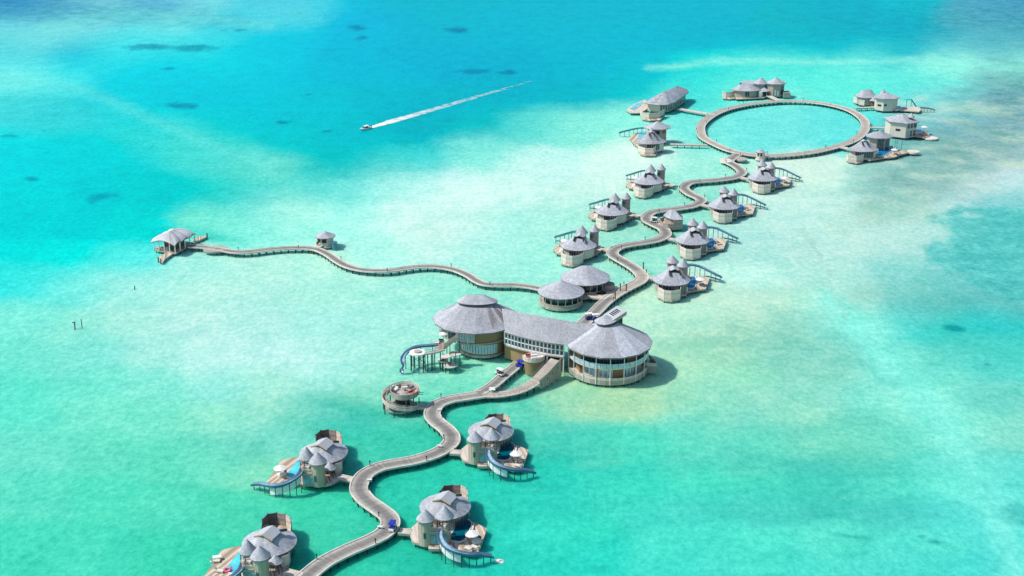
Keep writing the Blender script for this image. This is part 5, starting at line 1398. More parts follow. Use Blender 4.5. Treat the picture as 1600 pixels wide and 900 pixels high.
# ---------------------------------------------------------------- twin round huts by the junction
def round_hut(label, xl, xr, yb, yapex, ze, wall_k, open_from, low, ridge=0.0):
    cx, cy, R = ring_px(xl, xr, yb, ze); c = (cx, cy)
    t = thing('round_hut', label, 'hut', (cx, cy, 0), 'twin round huts')
    oval_wall(t, c, R * wall_k + .3, R * wall_k + .3, .7, 1.5, 40, 'fascia', 'base_ring')
    mb = MB(); mb.prism(oval(cx, cy, R * wall_k + .2, R * wall_k + .2, 40), 1.1, 1.45); mb.build('floor', M['deck'], t)
    oval_wall(t, c, R * wall_k - 1.2, R * wall_k - 1.2, 1.4, ze, 36, 'tan', 'wall')
    oval_panes(t, c, R * wall_k - 1.2, R * wall_k - 1.2, 190, 350, 14, 1.7, ze - .4, 'glass', 'window', .78, .2, None)
    oval_panes(t, c, R * wall_k + .1, R * wall_k + .1, 170, 370, 20, 1.45, 2.35, 'wall', 'balustrade_panel', .93, .1, k=1.0)
    for i in range(18):
        a = 2 * PI * i / 18; m = MB(); m.cyl((cx + R * wall_k * math.cos(a), cy + R * wall_k * math.sin(a)), .1, 1.4, ze - .05, 6); m.build('column', M['panel'], t)
    zt = z_at(cy, yapex)
    e = [(x, y, ze) for x, y in oval(cx, cy, R, R, 52)]; tp = [(x, y, zt) for x, y in oval(cx, cy, .1 + ridge, .1, 52)]
    roof_loft(t, e, tp, 14, 1, .25, None)
    pile_mb([(cx + R * .8 * math.cos(2 * PI * i / 16), cy + R * .8 * math.sin(2 * PI * i / 16)) for i in range(16)], 1.0).build('piles', M['pile'], t, stuff=True)
    return t, c, R
HA, HAc, HAr = round_hut('round shingled hut with a pointed cone roof, front one of the twin huts', 840, 913, 468, 438, 4.6, .9, 0, 0)
HB, HBc, HBr = round_hut('round shingled hut with a broad flattened cone roof, rear one of the twin huts', 875.8, 953.5, 446.5, 415, 5.0, .84, 0, 0, 1.3)
t = thing('hut_terrace', 'timber terrace linking the twin round huts with a planted round well', 'terrace', at(930, 460, 0))
deck(t, [(p.x, p.y) for p in (at(x, y, DZ) for x, y in ((905, 452), (950, 452), (957, 460), (945, 468), (920, 465), (903, 468)))], DZ + .03, .4, .5, .4, 3, mat='panel')
p = at(939, 459, DZ); m = MB(); m.cyl((p.x, p.y), 2.0, DZ, DZ + .25, 20); m.build('well_rim', M['beam'], t)
m = MB(); m.cyl((p.x, p.y), 1.75, DZ, DZ + .28, 20); m.build('well', M['dark'], t)
q = at(949, 447, 2.4); m = MB(); m.cyl((q.x, q.y), 2.3, .8, 3.2, 20); m.build('round_store', M['wall'], t)
m = MB()
rng = random.Random(4)
for i in range(60):
    a, r, z = rng.random() * 6.28, rng.random() * 1.3, DZ + .3 + rng.random() * .7; x, y = p.x + r * math.cos(a), p.y + r * math.sin(a)
    m.face([(x, y, z), (x + .3, y + .1, z + .12), (x + .15, y + .35, z + .25)])
m.build('shrub', M['green'], t)

# ---------------------------------------------------------------- curved hub by the upper boardwalk
def build_hub():
    t = thing('hub_building', 'small curved hub with half-cone roof and open deck inside a boardwalk bend', 'building', at(1050, 352, 0))
    w = [at(1031, 341, 3.2), at(1032.5, 345, 3.2), at(1037, 348.5, 3.2), at(1044, 350, 3.2), at(1052.5, 350, 3.2)]
    w0 = [(p.x, p.y) for p in w]
    bx = [(p.x, p.y) for p in (at(1052.5, 350, 3.2), at(1066.3, 348.5, 3.2), at(1066, 341, 3.2), at(1040, 338, 3.2), at(1031, 341, 3.2))]
    floor = w0 + bx[1:4]
    deck(t, floor, 1.9, .3, .9, .4, 3, name='deck')
    wall_panels(t, w0, 1.0, 3.2, 'wall', .18)
    wall_panels(t, bx[:3], 1.0, 4.6, 'wall', .2, 'wall')
    wall_panels(t, [bx[2], bx[3], bx[4]], 1.0, 3.2, 'wall', .2)
    c = at(1060, 346, 4.5)
    e = [at(1036.5, 336.5, 4.9), at(1041, 339.5, 4.6), at(1047, 342, 4.6), at(1053, 343.3, 4.6), at(1060, 343.6, 4.6), at(1066.8, 343.5, 4.6), at(1066, 337, 4.6), at(1058, 332.5, 4.6), at(1048, 331.5, 4.6), at(1040, 333.5, 4.8)]
    ap = at(1050, 331.5, 7.0); ap = Vector((ap.x + .3, e[3].y + 4.2, z_at(e[3].y + 4.2, 327)))
    tp = [ap + Vector((.5 * math.cos(i), .2 * math.sin(i), 0)) for i in range(10)]
    roof_loft(t, [tuple(p) for p in e], [tuple(ap + Vector((math.cos(2 * PI * (i + 5.5) / 10), math.sin(2 * PI * (i + 5.5) / 10) * .3, 0))) for i in range(10)], 9, 4, .25, None)
    ins = [(e[i].x, e[i].y) for i in range(10)]; ins = inset(ins, .78)
    m = MB(); m.prism(ins, 1.9, 4.5); m.build('inner_wall', M['wall'], t)
    m = MB(); p = at(1036, 344, 1.9); 
    a, b = at(1026, 347, DZ), at(1034, 345, DZ)
    walkway(t, (a.x, a.y), (b.x, b.y), 1.6, DZ + .03, mat='panel')
    return t
build_hub()
p = at(1038.5, 343.2, 1.9); box_seat((p.x, p.y, 1.9), 'lounge_chair', 'red seat on the open deck of the curved hub', 'seat', 'hub seats', 'red', (1.3, 1.1, .6))
p = at(1042.5, 345.5, 1.9); box_seat((p.x, p.y, 1.9), 'lounge_chair', 'long beige bench on the open deck of the curved hub', 'seat', 'hub seats', 'cushion', (2.4, .9, .5), -.35)
p = at(1034.5, 342, 1.9); box_seat((p.x, p.y, 1.9), 'lounge_chair', 'small white stool on the open deck of the curved hub', 'seat', 'hub seats', 'cloth', (.7, .7, .5), 0, False)

# ---------------------------------------------------------------- arrival pavilion at the far left
def build_arrival():
    t = thing('arrival_pavilion', 'open-sided arrival pavilion with a rippled pale roof on white columns at the far left', 'pavilion', at(272, 392, 0))
    ZE = 4.3
    cL, cF, cR = at(235.5, 377.5, ZE), at(273, 383.5, ZE), at(307, 365.3, ZE); cB = cL + cR - cF
    C4 = [cL, cF, cR, cB]; n = 10; e = []; A0 = []
    for k in range(4):
        a, b = C4[k], C4[(k + 1) % 4]
        for i in range(n):
            u = i / n; p = a.lerp(b, u)
            waves = 1 if (b - a).length < 10 else 3
            if k in (0, 2): waves = 1
            lift = abs(math.sin(PI * u * waves)) * (1.0 if waves > 1 else 1.25)
            e.append((p.x, p.y, ZE - .25 + lift))
    mid0 = (cL + cF) / 2; mid1 = (cR + cB) / 2
    r0, r1 = mid0.lerp(mid1, .30), mid0.lerp(mid1, .62); ztop = z_at((r0.y + r1.y) / 2, 360.0)
    tp = []
    ctr = (r0 + r1) / 2
    for k, p in enumerate(e):
        d = Vector((p[0] - ctr.x, p[1] - ctr.y, 0)); ax = (r1 - r0).normalized()
        s = max(-.5, min(.5, d.dot(ax) / (mid1 - mid0).length)); w = d - ax * d.dot(ax)
        q = ctr + ax * s * (r1 - r0).length + w * .04
        tp.append((q.x, q.y, ztop))
    roof_loft(t, e, tp, 12, 2, .2, lambda u: .45 * 4 * u * (1 - u) * (1 - u), mat='pale_shingle')
    base = [(p.x, p.y) for p in inset3(C4, .9)]
    deck(t, base, 1.2, .5, .4, .4, 2, name='deck')
    for k in range(4):
        a, b = base[k], base[(k + 1) % 4]; m_ = 4 if k % 2 else 4
        for i in range(m_):
            u = (i + .0) / m_; p = (a[0] + (b[0] - a[0]) * u, a[1] + (b[1] - a[1]) * u)
            m = MB(); q = inset([p, base[(k + 2) % 4], base[k], base[(k + 1) % 4]], 1)[0]; m.cyl(p, .17, 1.2, ZE + .1, 8); m.build('column', M['white'], t)
    core = inset(base, .5)
    m = MB(); m.prism(core, 1.2, 3.4); m.build('reception_wall', M['brown'], t)
    core = inset(base, .6); m = MB(); m.prism(core, 4.2, 4.45); m.build('ceiling_beam', M['dark'], t)
    # piers front and rear
    pf = [at(x, y, 1.0) for x, y in ((263.5, 391.8), (275.5, 392.2), (258, 404.5), (254, 410), (247.2, 405.5), (249, 401))]
    deck(t, [(p.x, p.y) for p in pf], 1.0, .2, .5, .4, 4, name='landing_pier')
    pr = [at(x, y, 1.0) for x, y in ((301.5, 373.5), (313, 368.2), (324, 368.7), (318.5, 372), (310, 376), (304, 375.5))]
    deck(t, [(p.x, p.y) for p in pr], 1.0, .2, .5, .4, 4, name='landing_pier')
    for x, y in ((247.5, 408), (251.5, 410.5), (323.8, 370)):
        p = at(x, y, .5); m = MB(); m.cyl((p.x, p.y), .2, -1, 1.9, 8); m.build('mooring_post', M['post'], t)
    return t, base
def inset3(P, k):
    c = sum((Vector(p) for p in P), Vector()) / len(P); return [c + (Vector(p) - c) * k for p in P]
ARR, AB = build_arrival()
for k, (x, y, lab) in enumerate(((246, 389, 'pale armchair at the left corner of the arrival pavilion'), (254, 390.5, 'pale armchair under the front eave of the arrival pavilion'), (262, 391, 'pale armchair beside the front pier of the arrival pavilion'))):
    p = at(x, y, 1.2); box_seat((p.x, p.y, 1.2), 'armchair', lab, 'armchair', 'armchairs in the arrival pavilion', 'cushion', (1.0, 1.0, .7), .4 * k)

# ---------------------------------------------------------------- little hut along the west boardwalk
def small_hut(label, xl, xr, yb, yapex, ze, k, base=1.5, dark=True):
    cx, cy, R = ring_px(xl, xr, yb, ze); c = (cx, cy); t = thing('kiosk', label, 'hut', (cx, cy, 0))
    r = R * k; pts = oval(cx, cy, r, r, 8, .39)
    for i in range(8):
        a, b = pts[i], pts[(i + 1) % 8]; m = MB(); m.segbox(a, b, .18, base - .6, ze); m.build('wall_panel', M['panel'], t)
    if dark:
        for i in (4, 5):
            a, b = pts[i - 1 if i else 7], pts[i]
            a, b = pts[(i) % 8], pts[(i + 1) % 8]; d = Vector((b[0] - a[0], b[1] - a[1], 0)).normalized(); o = Vector((d.y, -d.x, 0)) * .12
            m = MB(); m.segbox((a[0] + d.x * .3 + o.x, a[1] + d.y * .3 + o.y), (b[0] - d.x * .3 + o.x, b[1] - d.y * .3 + o.y), .1, base + .9, ze - .3); m.build('window', M['dark'], t)
    mb = MB(); mb.prism(oval(cx, cy, r + .4, r + .4, 16), base - .9, base - .45); mb.build('floor', M['beam'], t)
    pile_mb(inset(pts, .9), base - .8).build('piles', M['pile'], t, stuff=True)
    cone_roof(t, c, R, ze, z_at(cy, yapex) - ze, 24, 7, 'roof', flare=.06)
    return t, c, r
KW, KWc, KWr = small_hut('tiny lone hut with a pointed roof standing beside the wavy boardwalk on the left', 492, 524.5, 373.3, 360.8, 4.2, .78)
a = at(497, 385.5, DZ); deck(KW, [(p.x, p.y) for p in (at(488, 385, DZ), at(500, 386.5, DZ), at(505, 383.5, DZ), at(493, 381.5, DZ))], DZ + .04, .4, .4, .4, 2, piles=False, name='porch', mat='jetty_new' if False else 'beam')
p = at(523, 382, 2); m = MB(); m.cyl((p.x, p.y), .9, .2, 3.0, 14); m.build('water_tank', M['slide_teal'], KW)
p = at(496.3, 383.5, DZ); box_seat((p.x, p.y, DZ + .1), 'lounge_chair', 'dark chair on the porch of the tiny lone hut', 'chair', 'hut chair', 'brown', (.8, .8, .8))
KR, _, _ = small_hut('tiny pale octagonal shelter on the near side of the ring', 1180.5, 1196.5, 239.2, 232.5, 4.0, .8)
# ================================================================ larger villas round the ring
def enclosure(t, Z, pts, zt, z0=1.0, mat='panel'):
    wall_panels(t, poly(Z, pts, zt), z0, zt, mat)
def hip_tower(t, Z, xl, xr, yb, ya, ze, body=.82, n=8, z0=1.2, ry=None, mat='panel', windows=(), name='upper_house'):
    """storeyed house part with an octagonal hipped roof; xl, xr, yb, ya are photo coordinates of its eave and apex"""
    a, b, f = Z(xl, yb, ze), Z(xr, yb, ze), Z((xl + xr) / 2, yb, ze); R = (b.x - a.x) / 2 * 1.02; ry = ry or R * .85
    c = (f.x, f.y + ry)
    e = [(x, y, ze) for x, y in oval(c[0], c[1], R / math.cos(PI / n) * .98, ry / math.cos(PI / n) * .98, n, PI / n)]
    ap = Z((xl + xr) / 2, ya, ze); zt = z_at(c[1], _py(Z, ya))
    tp = [(x, y, zt) for x, y in oval(c[0], c[1], .5, .15, n, PI / n)]
    roof_loft(t, e, tp, 9, 5, .25, lambda u: -.25 * 4 * u * (1 - u))
    w = oval(c[0], c[1], R * body / math.cos(PI / n), ry * body / math.cos(PI / n), n, PI / n)
    for i in range(n):
        p, q = w[i], w[(i + 1) % n]; m = MB()
        m.segbox(p, q, .2, z0, ze - .1); o = m.build('house_wall', M[mat], t)
        for wi, u0, u1, za, zb, mt in windows:
            if wi == i:
                d = Vector((q[0] - p[0], q[1] - p[1], 0)); k = Vector((d.y, -d.x, 0)).normalized() * .13
                m = MB(); m.segbox((p[0] + d.x * u0 + k.x, p[1] + d.y * u0 + k.y), (p[0] + d.x * u1 + k.x, p[1] + d.y * u1 + k.y), .08, za, zb); m.build('window', M[mt], o)
    m = MB(); m.prism(inset(w, .97), z0 - .4, ze - .2); m.build('core', M['wall'], t)
    pile_mb(inset(w, .9), z0 - .2).build('piles', M['pile'], t, stuff=True)
    return c, R, ry
_yy = {}
def _py(Z, zy):
    y0, k = _yy[Z]; return y0 + zy / k
def pm(x0, y0, k):
    Z = px_map(x0, y0, k); _yy[Z] = (y0, k); return Z
def low_roof(t, Z, xl, xr, yb, ya, ze, ry, rot=0.0, wall=.84, tl=1.6, mon=True, mat='panel', ts=.6, glass=None, s=-1):
    a, b, f = Z(xl, yb, ze), Z(xr, yb, ze), Z((xl + xr) / 2, yb, ze); R = (b.x - a.x) / 2
    c = (f.x, f.y + ry); zt = z_at(c[1], _py(Z, ya))
    mb = MB(); o = oval(c[0], c[1], R * wall, ry * wall, 36, rot); mb.prism(o, 1.2, ze - .15); mb.build('wall', M[mat], t)
    if glass:
        g0, g1 = glass
        for i in range(g0, g1):
            p, q = o[i % 36], o[(i + 1) % 36]; m = MB()
            d = Vector((q[0] - p[0], q[1] - p[1], 0)); k = Vector((d.y, -d.x, 0)).normalized() * .1
            m.segbox((p[0] + d.x * .1 + k.x, p[1] + d.y * .1 + k.y), (q[0] - d.x * .1 + k.x, q[1] - d.y * .1 + k.y), .1, 1.9, ze - .4); m.build('window', M['glass'], t)
    main_roof(t, c, R, ry, ze, zt - ze, rot, tl=tl, ts=ts)
    if mon: monitor(t, (c[0] + .1, c[1] + .2), zt - .15, s, 2.2, 2.2, .6, 0)
    pile_mb(inset(o[::3], .9), 1.2).build('piles', M['pile'], t, stuff=True)
    return c, R
G_RING = 'large villas around the ring'
# A: left of the ring
Z = pm(960, 100, 5.625); p = Z(350, 760, 0)
t = thing('water_villa', 'two-storey villa with a teal slide, lower left of the ring', 'villa', (p.x, p.y, 0), G_RING)
hip_tower(t, Z, 268, 508, 577, 503, 7.6, .66, 8, 1.2, windows=((5, .2, .8, 5.0, 6.6, 'dark'), (6, .15, .85, 5.2, 6.6, 'red')), mat='wall')
low_roof(t, Z, 192, 470, 705, 600, 4.8, 4.6, .2, glass=(24, 30))
e = ring_px(960 + 283 / 5.625, 960 + 365 / 5.625, 100 + 622 / 5.625, 5.6); cone_roof(t, (e[0], e[1]), e[2] + .2, 5.4, 3.2, 20, 6, 'turret_roof')
m = MB(); m.cyl((e[0], e[1]), e[2] * .7, 1.5, 5.4, 14); m.build('turret', M['wall'], t)
enclosure(t, Z, [(205, 660), (218, 720), (272, 738), (345, 740), (382, 700)], 3.8)
deck(t, poly(Z, [(222, 745), (228, 795), (275, 808), (360, 808), (388, 770)], .8), 1.0, 0, .4, .4, 2, name='courtyard_floor')
deck(t, poly(Z, [(130, 640), (200, 600), (290, 590), (300, 690), (220, 735), (165, 690)]), 1.4, -.3, .5, .42, 3, name='pool_deck')
pool(t, poly(Z, [(215, 600), (270, 590), (260, 640), (200, 655)]), 1.45, 'pool_cyan')
slide(t, [Z(262, 566, 4.2), Z(200, 570, 3.7), Z(140, 583, 3.0), Z(90, 595, 2.4), Z(40, 607, 1.8)], .9, .45, ('slide_teal', 'slide_teal'), posts=6, p0=.1)
a, b = Z(490, 705, DZ), Z(812, 712, DZ); walkway(t, (a.x, a.y), (b.x, b.y), 2.0, DZ + .03, mat='panel')
RA = t
# B: big long-roofed villa upper left of the ring
p = Z(450, 430, 0)
t = thing('water_villa', 'big villa under one long hipped roof, upper left of the ring', 'villa', (p.x, p.y, 0), G_RING)
ZE = 5.2
eave = [Z(262, 345, ZE), Z(300, 350, ZE), Z(390, 362, ZE), Z(470, 358, ZE), Z(540, 330, ZE), Z(590, 295, ZE), Z(655, 248, ZE), Z(640, 222, ZE), Z(560, 222, ZE), Z(470, 245, ZE), Z(380, 278, ZE), Z(310, 310, ZE)]
yr = [Z(400, 330, ZE).y, Z(570, 260, ZE).y]
r0 = Z(405, 232, ZE); r1 = Z(520, 194, ZE)
y0, y1 = (eave[2].y + eave[10].y) / 2, (eave[5].y + eave[8].y) / 2
q0 = Vector((Z(430, 300, ZE).x, y0, z_at(y0, 100 + 240 / 5.625))); q1 = Vector((Z(540, 250, ZE).x, y1, z_at(y1, 100 + 195 / 5.625)))
tp = []
for p in eave:
    u = max(0, min(1, (p.y - eave[2].y) / (eave[7].y - eave[2].y))); tp.append(tuple(q0.lerp(q1, u)))
roof_loft(t, [tuple(p) for p in eave], tp, 12, 4, .3, lambda u: .25 * 4 * u * (1 - u))
w = inset([(p.x, p.y) for p in eave], .84)
for i in range(len(w)):
    a, b = w[i], w[(i + 1) % len(w)]; m = MB(); m.segbox(a, b, .2, 1.2, ZE); o = m.build('wall', M['panel' if i in (0, 1) else 'wall'], t)
    if i in (2, 3, 4, 5):
        d = Vector((b[0] - a[0], b[1] - a[1], 0)); k = Vector((d.y, -d.x, 0)).normalized() * .13
        for s in range(3):
            m = MB(); m.segbox((a[0] + d.x * (s + .25) / 3 + k.x, a[1] + d.y * (s + .25) / 3 + k.y), (a[0] + d.x * (s + .7) / 3 + k.x, a[1] + d.y * (s + .7) / 3 + k.y), .08, 1.9, 4.2); m.build('window', M['glass'], o)
pile_mb(inset(w, .95), 1.2).build('piles', M['pile'], t, stuff=True)
m = MB(); m.prism(inset(w, 1.02), 1.0, 1.35); m.build('floor', M['fascia'], t)
enclosure(t, Z, [(230, 395), (240, 422), (305, 432), (395, 425), (440, 395)], 3.8)
deck(t, poly(Z, [(240, 460), (245, 488), (310, 500), (400, 495), (450, 450)], .8), 1.0, 0, .4, .4, 2, name='courtyard_floor')
deck(t, poly(Z, [(108, 402), (118, 385), (200, 335), (270, 310), (300, 340), (290, 390), (230, 428), (140, 428)]), 1.4, -.3, .5, .42, 3, name='pool_deck', mat='panel')
pool(t, poly(Z, [(130, 398), (205, 345), (250, 335), (235, 360), (165, 408)]), 1.45, 'pool_cyan')
a, b = Z(560, 392, DZ), Z(872, 448, DZ); walkway(t, (a.x, a.y), (b.x, b.y), 2.4, DZ + .03, mat='panel')
RB = t
# C: far side of the ring
Z = pm(1120, 110, 13.333); p = Z(800, 560, 0)
t = thing('water_villa', 'long villa with two pointed roofs, at the far side of the ring', 'villa', (p.x, p.y, 0), G_RING)
hip_tower(t, Z, 1060, 1480, 292, 150, 7.6, .8, 8, 1.2, mat='wall', windows=((5, .2, .45, 1.6, 4.6, 'cloth'), (5, .6, .85, 1.6, 4.0, 'cloth'), (6, .2, .8, 2.0, 6.5, 'glass')))
hip_tower(t, Z, 780, 1115, 292, 152, 7.0, .74, 8, 1.2, mat='wall', windows=((5, .1, .9, 5.0, 6.4, 'blueglass'),), name='x')
low_roof(t, Z, 335, 950, 437, 290, 4.8, 5.2, 0, mon=False, tl=3.4, mat='wall', glass=(26, 28))
m = MB(); q0 = Z(640, 300, 6.5); m.box((q0.x + 1, q0.y + 5.0), (8.0, 3.6), 4.6, 6.1); m.build('roof_step', M['dark'], t)
m = MB(); m.tone = [1.0] * 6; m.hexa([(q0.x - 2.4, q0.y + 2.9, 6.1), (q0.x + 5.4, q0.y + 2.9, 6.1), (q0.x + 5.4, q0.y + 7.4, 7.1), (q0.x - 2.0, q0.y + 7.4, 7.1)], (0, 0, -.25)); m.build('raised_roof', M['shingle'], t)
e = Z(1000, 420, 4.2); cone_roof(t, (e.x, e.y + 2), 3.0, 3.8, 1.6, 20, 5, 'porch_roof')
enclosure(t, Z, [(122, 415), (130, 438), (195, 448), (275, 448), (380, 432), (400, 400)], 3.9)
deck(t, poly(Z, [(118, 565), (130, 592), (280, 602), (420, 590), (520, 570)], .8), 1.0, 0, .4, .4, 2, name='courtyard_floor')
deck(t, poly(Z, [(400, 590), (980, 560), (1060, 520), (1000, 480), (400, 480)]), 1.3, 0, .5, .4, 2, name='platform')
q = Z(905, 545, VD); m = MB(); m.cyl((q.x, q.y), 1.1, 1.2, 4.4, 12); m.build('round_store', M['white'], t)
a, b = Z(1060, 518, DZ), Z(1300, 632, DZ); walkway(t, (a.x, a.y), (b.x, b.y), 2.4, DZ + .03, mat='panel')
q = Z(1440, 520, VD); m = MB(); m.box((q.x, q.y), (3.6, 5), .8, 3.4); m.build('pool_block', M['wall'], t)
RC = t
# D: right of the ring, upper
Z = pm(1320, 130, 9.475); p = Z(500, 380, 0)
t = thing('water_villa', 'two-part villa with a long white deck and slide, upper right of the ring', 'villa', (p.x, p.y, 0), G_RING)
hip_tower(t, Z, 468, 862, 238, 138, 7.2, .80, 8, 1.2, windows=((4, .2, .7, 3.2, 4.2, 'dark'), (5, .05, .35, 3.6, 4.5, 'dark')))
low_roof(t, Z, 200, 520, 222, 100, 5.0, 5.4, .1, mon=False, tl=2.4, mat='wall')
e = ring_px(1320 + 545 / 9.475, 1320 + 680 / 9.475, 130 + 165 / 9.475, 8.6); cone_roof(t, (e[0], e[1] + 5), 2.2, 6.4, 3.6, 20, 6, 'turret_roof')
m = MB(); m.cyl((e[0], e[1] + 5), 1.5, 1.2, 6.4, 12); m.build('turret', M['wall'], t)
e = Z(440, 262, 3.8); cone_roof(t, (e.x, e.y + 1), 2.4, 3.9, 1.8, 18, 5, 'porch_roof')
m = MB(); m.cyl((e.x, e.y + 1), 1.6, 1.2, 3.9, 12); m.build('porch_wall', M['brown'], t)
enclosure(t, Z, [(145, 150), (132, 170), (135, 195), (230, 235), (296, 246), (330, 235)], 4.0)
deck(t, poly(Z, [(135, 255), (255, 310), (330, 305), (500, 330), (520, 390), (720, 405), (760, 330), (520, 280), (200, 240)], 1.2), 1.2, 0, .5, .4, 2, name='platform')
deck(t, poly(Z, [(700, 340), (840, 350), (960, 345), (1090, 355), (1135, 385), (1100, 418), (960, 405), (820, 395)]), 1.4, 0, .5, .42, 3, name='pool_deck', mat='panel')
pool(t, poly(Z, [(735, 345), (825, 340), (835, 385), (745, 395)]), 1.45, 'pool_blue')
m = MB(); q = Z(945, 340, 1.5)
for s in (-1.2, 1.2): m.bar((q.x + s, q.y, 1.4), (q.x + s, q.y, 5.0), .18)
m.bar((q.x - 1.2, q.y, 4.8), (q.x + 1.2, q.y, 4.8), .2); m.bar((q.x + 1.2, q.y, 4.6), (q.x + 3.6, q.y - .6, 1.5), .45); m.build('climbing_frame', M['dark'], t)
slide(t, [Z(1120, 368, 2.2), Z(1200, 372, 2.0), Z(1270, 384, 1.6), Z(1335, 400, 1.0)], .9, .4, ('slide_teal', 'slide_teal'), posts=5, p0=.08)
a, b = Z(150, 368, DZ), Z(500, 352, DZ); walkway(t, (a.x, a.y), (b.x, b.y), 2.2, DZ + .03, mat='panel')
RD = t
# E: right of the ring, middle
p = Z(900, 740, 0)
t = thing('water_villa', 'tall boxy villa under a single hipped roof, right of the ring', 'villa', (p.x, p.y, 0), G_RING)
hip_tower(t, Z, 690, 1130, 596, 452, 8.0, .84, 6, 1.2, ry=7.5, windows=((3, .35, .65, 4.0, 5.0, 'dark'), (4, .12, .3, 5.4, 7.2, 'glass'), (4, .4, .6, 5.4, 7.2, 'glass'), (4, .7, .95, 5.4, 7.2, 'glass'), (4, .12, .3, 1.6, 4.2, 'blueglass'), (4, .4, .6, 1.6, 4.2, 'glass'), (4, .7, .95, 1.6, 4.2, 'glass')))
q = Z(985, 470, 10.8); cone_roof(t, (q.x, q.y), 1.5, z_at(q.y, 130 + 500 / 9.475), 1.9, 16, 5, 'turret_roof')
q = Z(900, 460, 11)
deck(t, poly(Z, [(900, 770), (1010, 690), (1130, 690), (1230, 710), (1260, 780), (1180, 800), (1060, 782)]), 1.4, 0, .5, .42, 3, name='pool_deck')
pool(t, poly(Z, [(1010, 690), (1135, 685), (1142, 735), (1020, 752)]), 1.45, 'pool_blue', rise=.5)
q = Z(1272, 808, .9); m = MB(); m.cyl((q.x, q.y), 3.2, .4, .95, 22); m.build('round_net_deck', M['beam'], t)
m = MB(); m.cyl((q.x, q.y), 2.4, .95, 1.02, 22); m.build('net', M['cushion'], t)
a, b = Z(380, 656, DZ), Z(720, 668, DZ); walkway(t, (a.x, a.y), (b.x, b.y), 2.0, DZ + .03, mat='panel')
RE, ZRE = t, Z
# F: right of the ring, lower
Z = pm(1310, 195, 11.43); p = Z(500, 640, 0)
t = thing('water_villa', 'villa with a stepped double roof and long curved blue pool, lower right of the ring', 'villa', (p.x, p.y, 0), G_RING)
hip_tower(t, Z, 540, 1042, 245, 105, 7.4, .72, 8, 1.2, mat='wall', windows=((5, .1, .9, 1.6, 6.6, 'glass'), (6, .1, .9, 1.6, 6.4, 'glass')))
low_roof(t, Z, 214, 772, 485, 290, 4.8, 4.8, .1, glass=(22, 31))
e = ring_px(1310 + 640 / 11.43, 1310 + 832 / 11.43, 195 + 300 / 11.43, 5.2); cone_roof(t, (e[0], e[1]), e[2], 5.2, 3.0, 20, 6, 'turret_roof')
m = MB(); m.cyl((e[0], e[1]), e[2] * .75, 1.4, 5.2, 12); m.build('turret', M['brown'], t)
enclosure(t, Z, [(165, 480), (150, 520), (185, 540), (330, 555), (440, 535), (470, 510)], 3.8)
deck(t, poly(Z, [(140, 630), (180, 665), (335, 690), (430, 672), (470, 620)], .8), 1.0, 0, .4, .4, 2, name='courtyard_floor')
deck(t, poly(Z, [(480, 600), (560, 625), (800, 588), (1000, 572), (1130, 520), (1270, 490), (1380, 490), (1395, 455), (1290, 445), (1150, 450), (950, 420), (620, 560)]), 1.4, 0, .5, .42, 3, name='pool_deck')
pool(t, poly(Z, [(660, 540), (780, 400), (960, 385), (985, 430), (960, 478), (820, 548), (740, 565)]), 1.45, 'pool_blue', rise=.3)
q = Z(520, 580, VD); m = MB(); m.box((q.x, q.y), (1.6, 1.6), 1.4, 3.4); m.build('white_cabinet', M['white'], t)
q = Z(1340, 475, 1.6); m = MB(); m.cyl((q.x, q.y), 2.6, .9, 1.7, 20); m.build('round_net_deck', M['beam'], t)
m = MB()
for x in (1005, 1040, 1125):
    q = Z(x, 430, 1.4); m.bar((q.x, q.y, 1.4), (q.x, q.y, 5.2), .14)
m.build('posts', M['post'], t)
a, b = Z(20, 392, DZ), Z(240, 440, DZ); walkway(t, (a.x, a.y), (b.x, b.y), 2.0, DZ + .03, mat='panel')
RF, ZRF = t, Z

# ================================================================ furniture and vehicles
pz = VD
p = Z3(660, 540); 
PAR = []
def par(x, y, z, lab, r=1.5):
    q = at(x, y, z)
    if not PAR: PAR.append(make_parasol((q.x, q.y, z), lab, 'parasols', r)); return PAR[0]
    return copy_tree(PAR[0], Vector((q.x, q.y, z)), lab)
def ground(x, y, ztop=2.3):
    """deck point below something seen at this pixel ztop above the deck"""
    q = at(x, y, VD + ztop); return q
def par_top(x, y, lab):
    q = at(x, y, VD + 2.4)
    if not PAR: PAR.append(make_parasol((q.x, q.y, VD), lab, 'parasols')); return
    copy_tree(PAR[0], Vector((q.x, q.y, VD)), lab)
par_top(620 + 660 / 5.622, 740 + 520 / 5.622, 'white parasol on the pool deck of the villa beside the blue cart')
par_top(700 + 735 / 6.92, 630 + 535 / 6.92, 'white parasol on the pool deck of the villa below the forked ramp')
par_top(385 + 365 / 6.922, 655 + 520 / 6.922, 'white parasol beside a round daybed on the left villa deck')
par_top(860 + 255 / 11.25, 345 + 335 / 11.25, 'white parasol on the deck of the left villa nearest the twin huts')
q = at(860 + 255 / 11.25, 345 + 335 / 11.25, VD + 2.4)
for i, lab in enumerate(('white parasol on the deck of the second left villa from the twin huts', 'white parasol on the deck of the third left villa, below the ring')):
    copy_tree(PAR[0], Vector((q.x, q.y, VD)) + offsL[i], lab)
par_top(1320 + 1180 / 9.475, 130 + 640 / 9.475, 'white parasol on the deck of the tall boxy villa right of the ring')
par_top(1310 + 1005 / 11.43, 195 + 435 / 11.43, 'white parasol beside the long curved blue pool at the lower right of the ring')
par_top(1015 + 840 / 10.585, 395 + 425 / 10.585, 'white parasol on the deck of the right villa nearest the pavilion')
q = at(1015 + 840 / 10.585, 395 + 425 / 10.585, VD + 2.4)
for i, lab in ((2, 'white parasol on the deck of the last right villa before the ring'),):
    copy_tree(PAR[0], Vector((q.x, q.y, VD)) + offsR[i], lab)
LNG = []
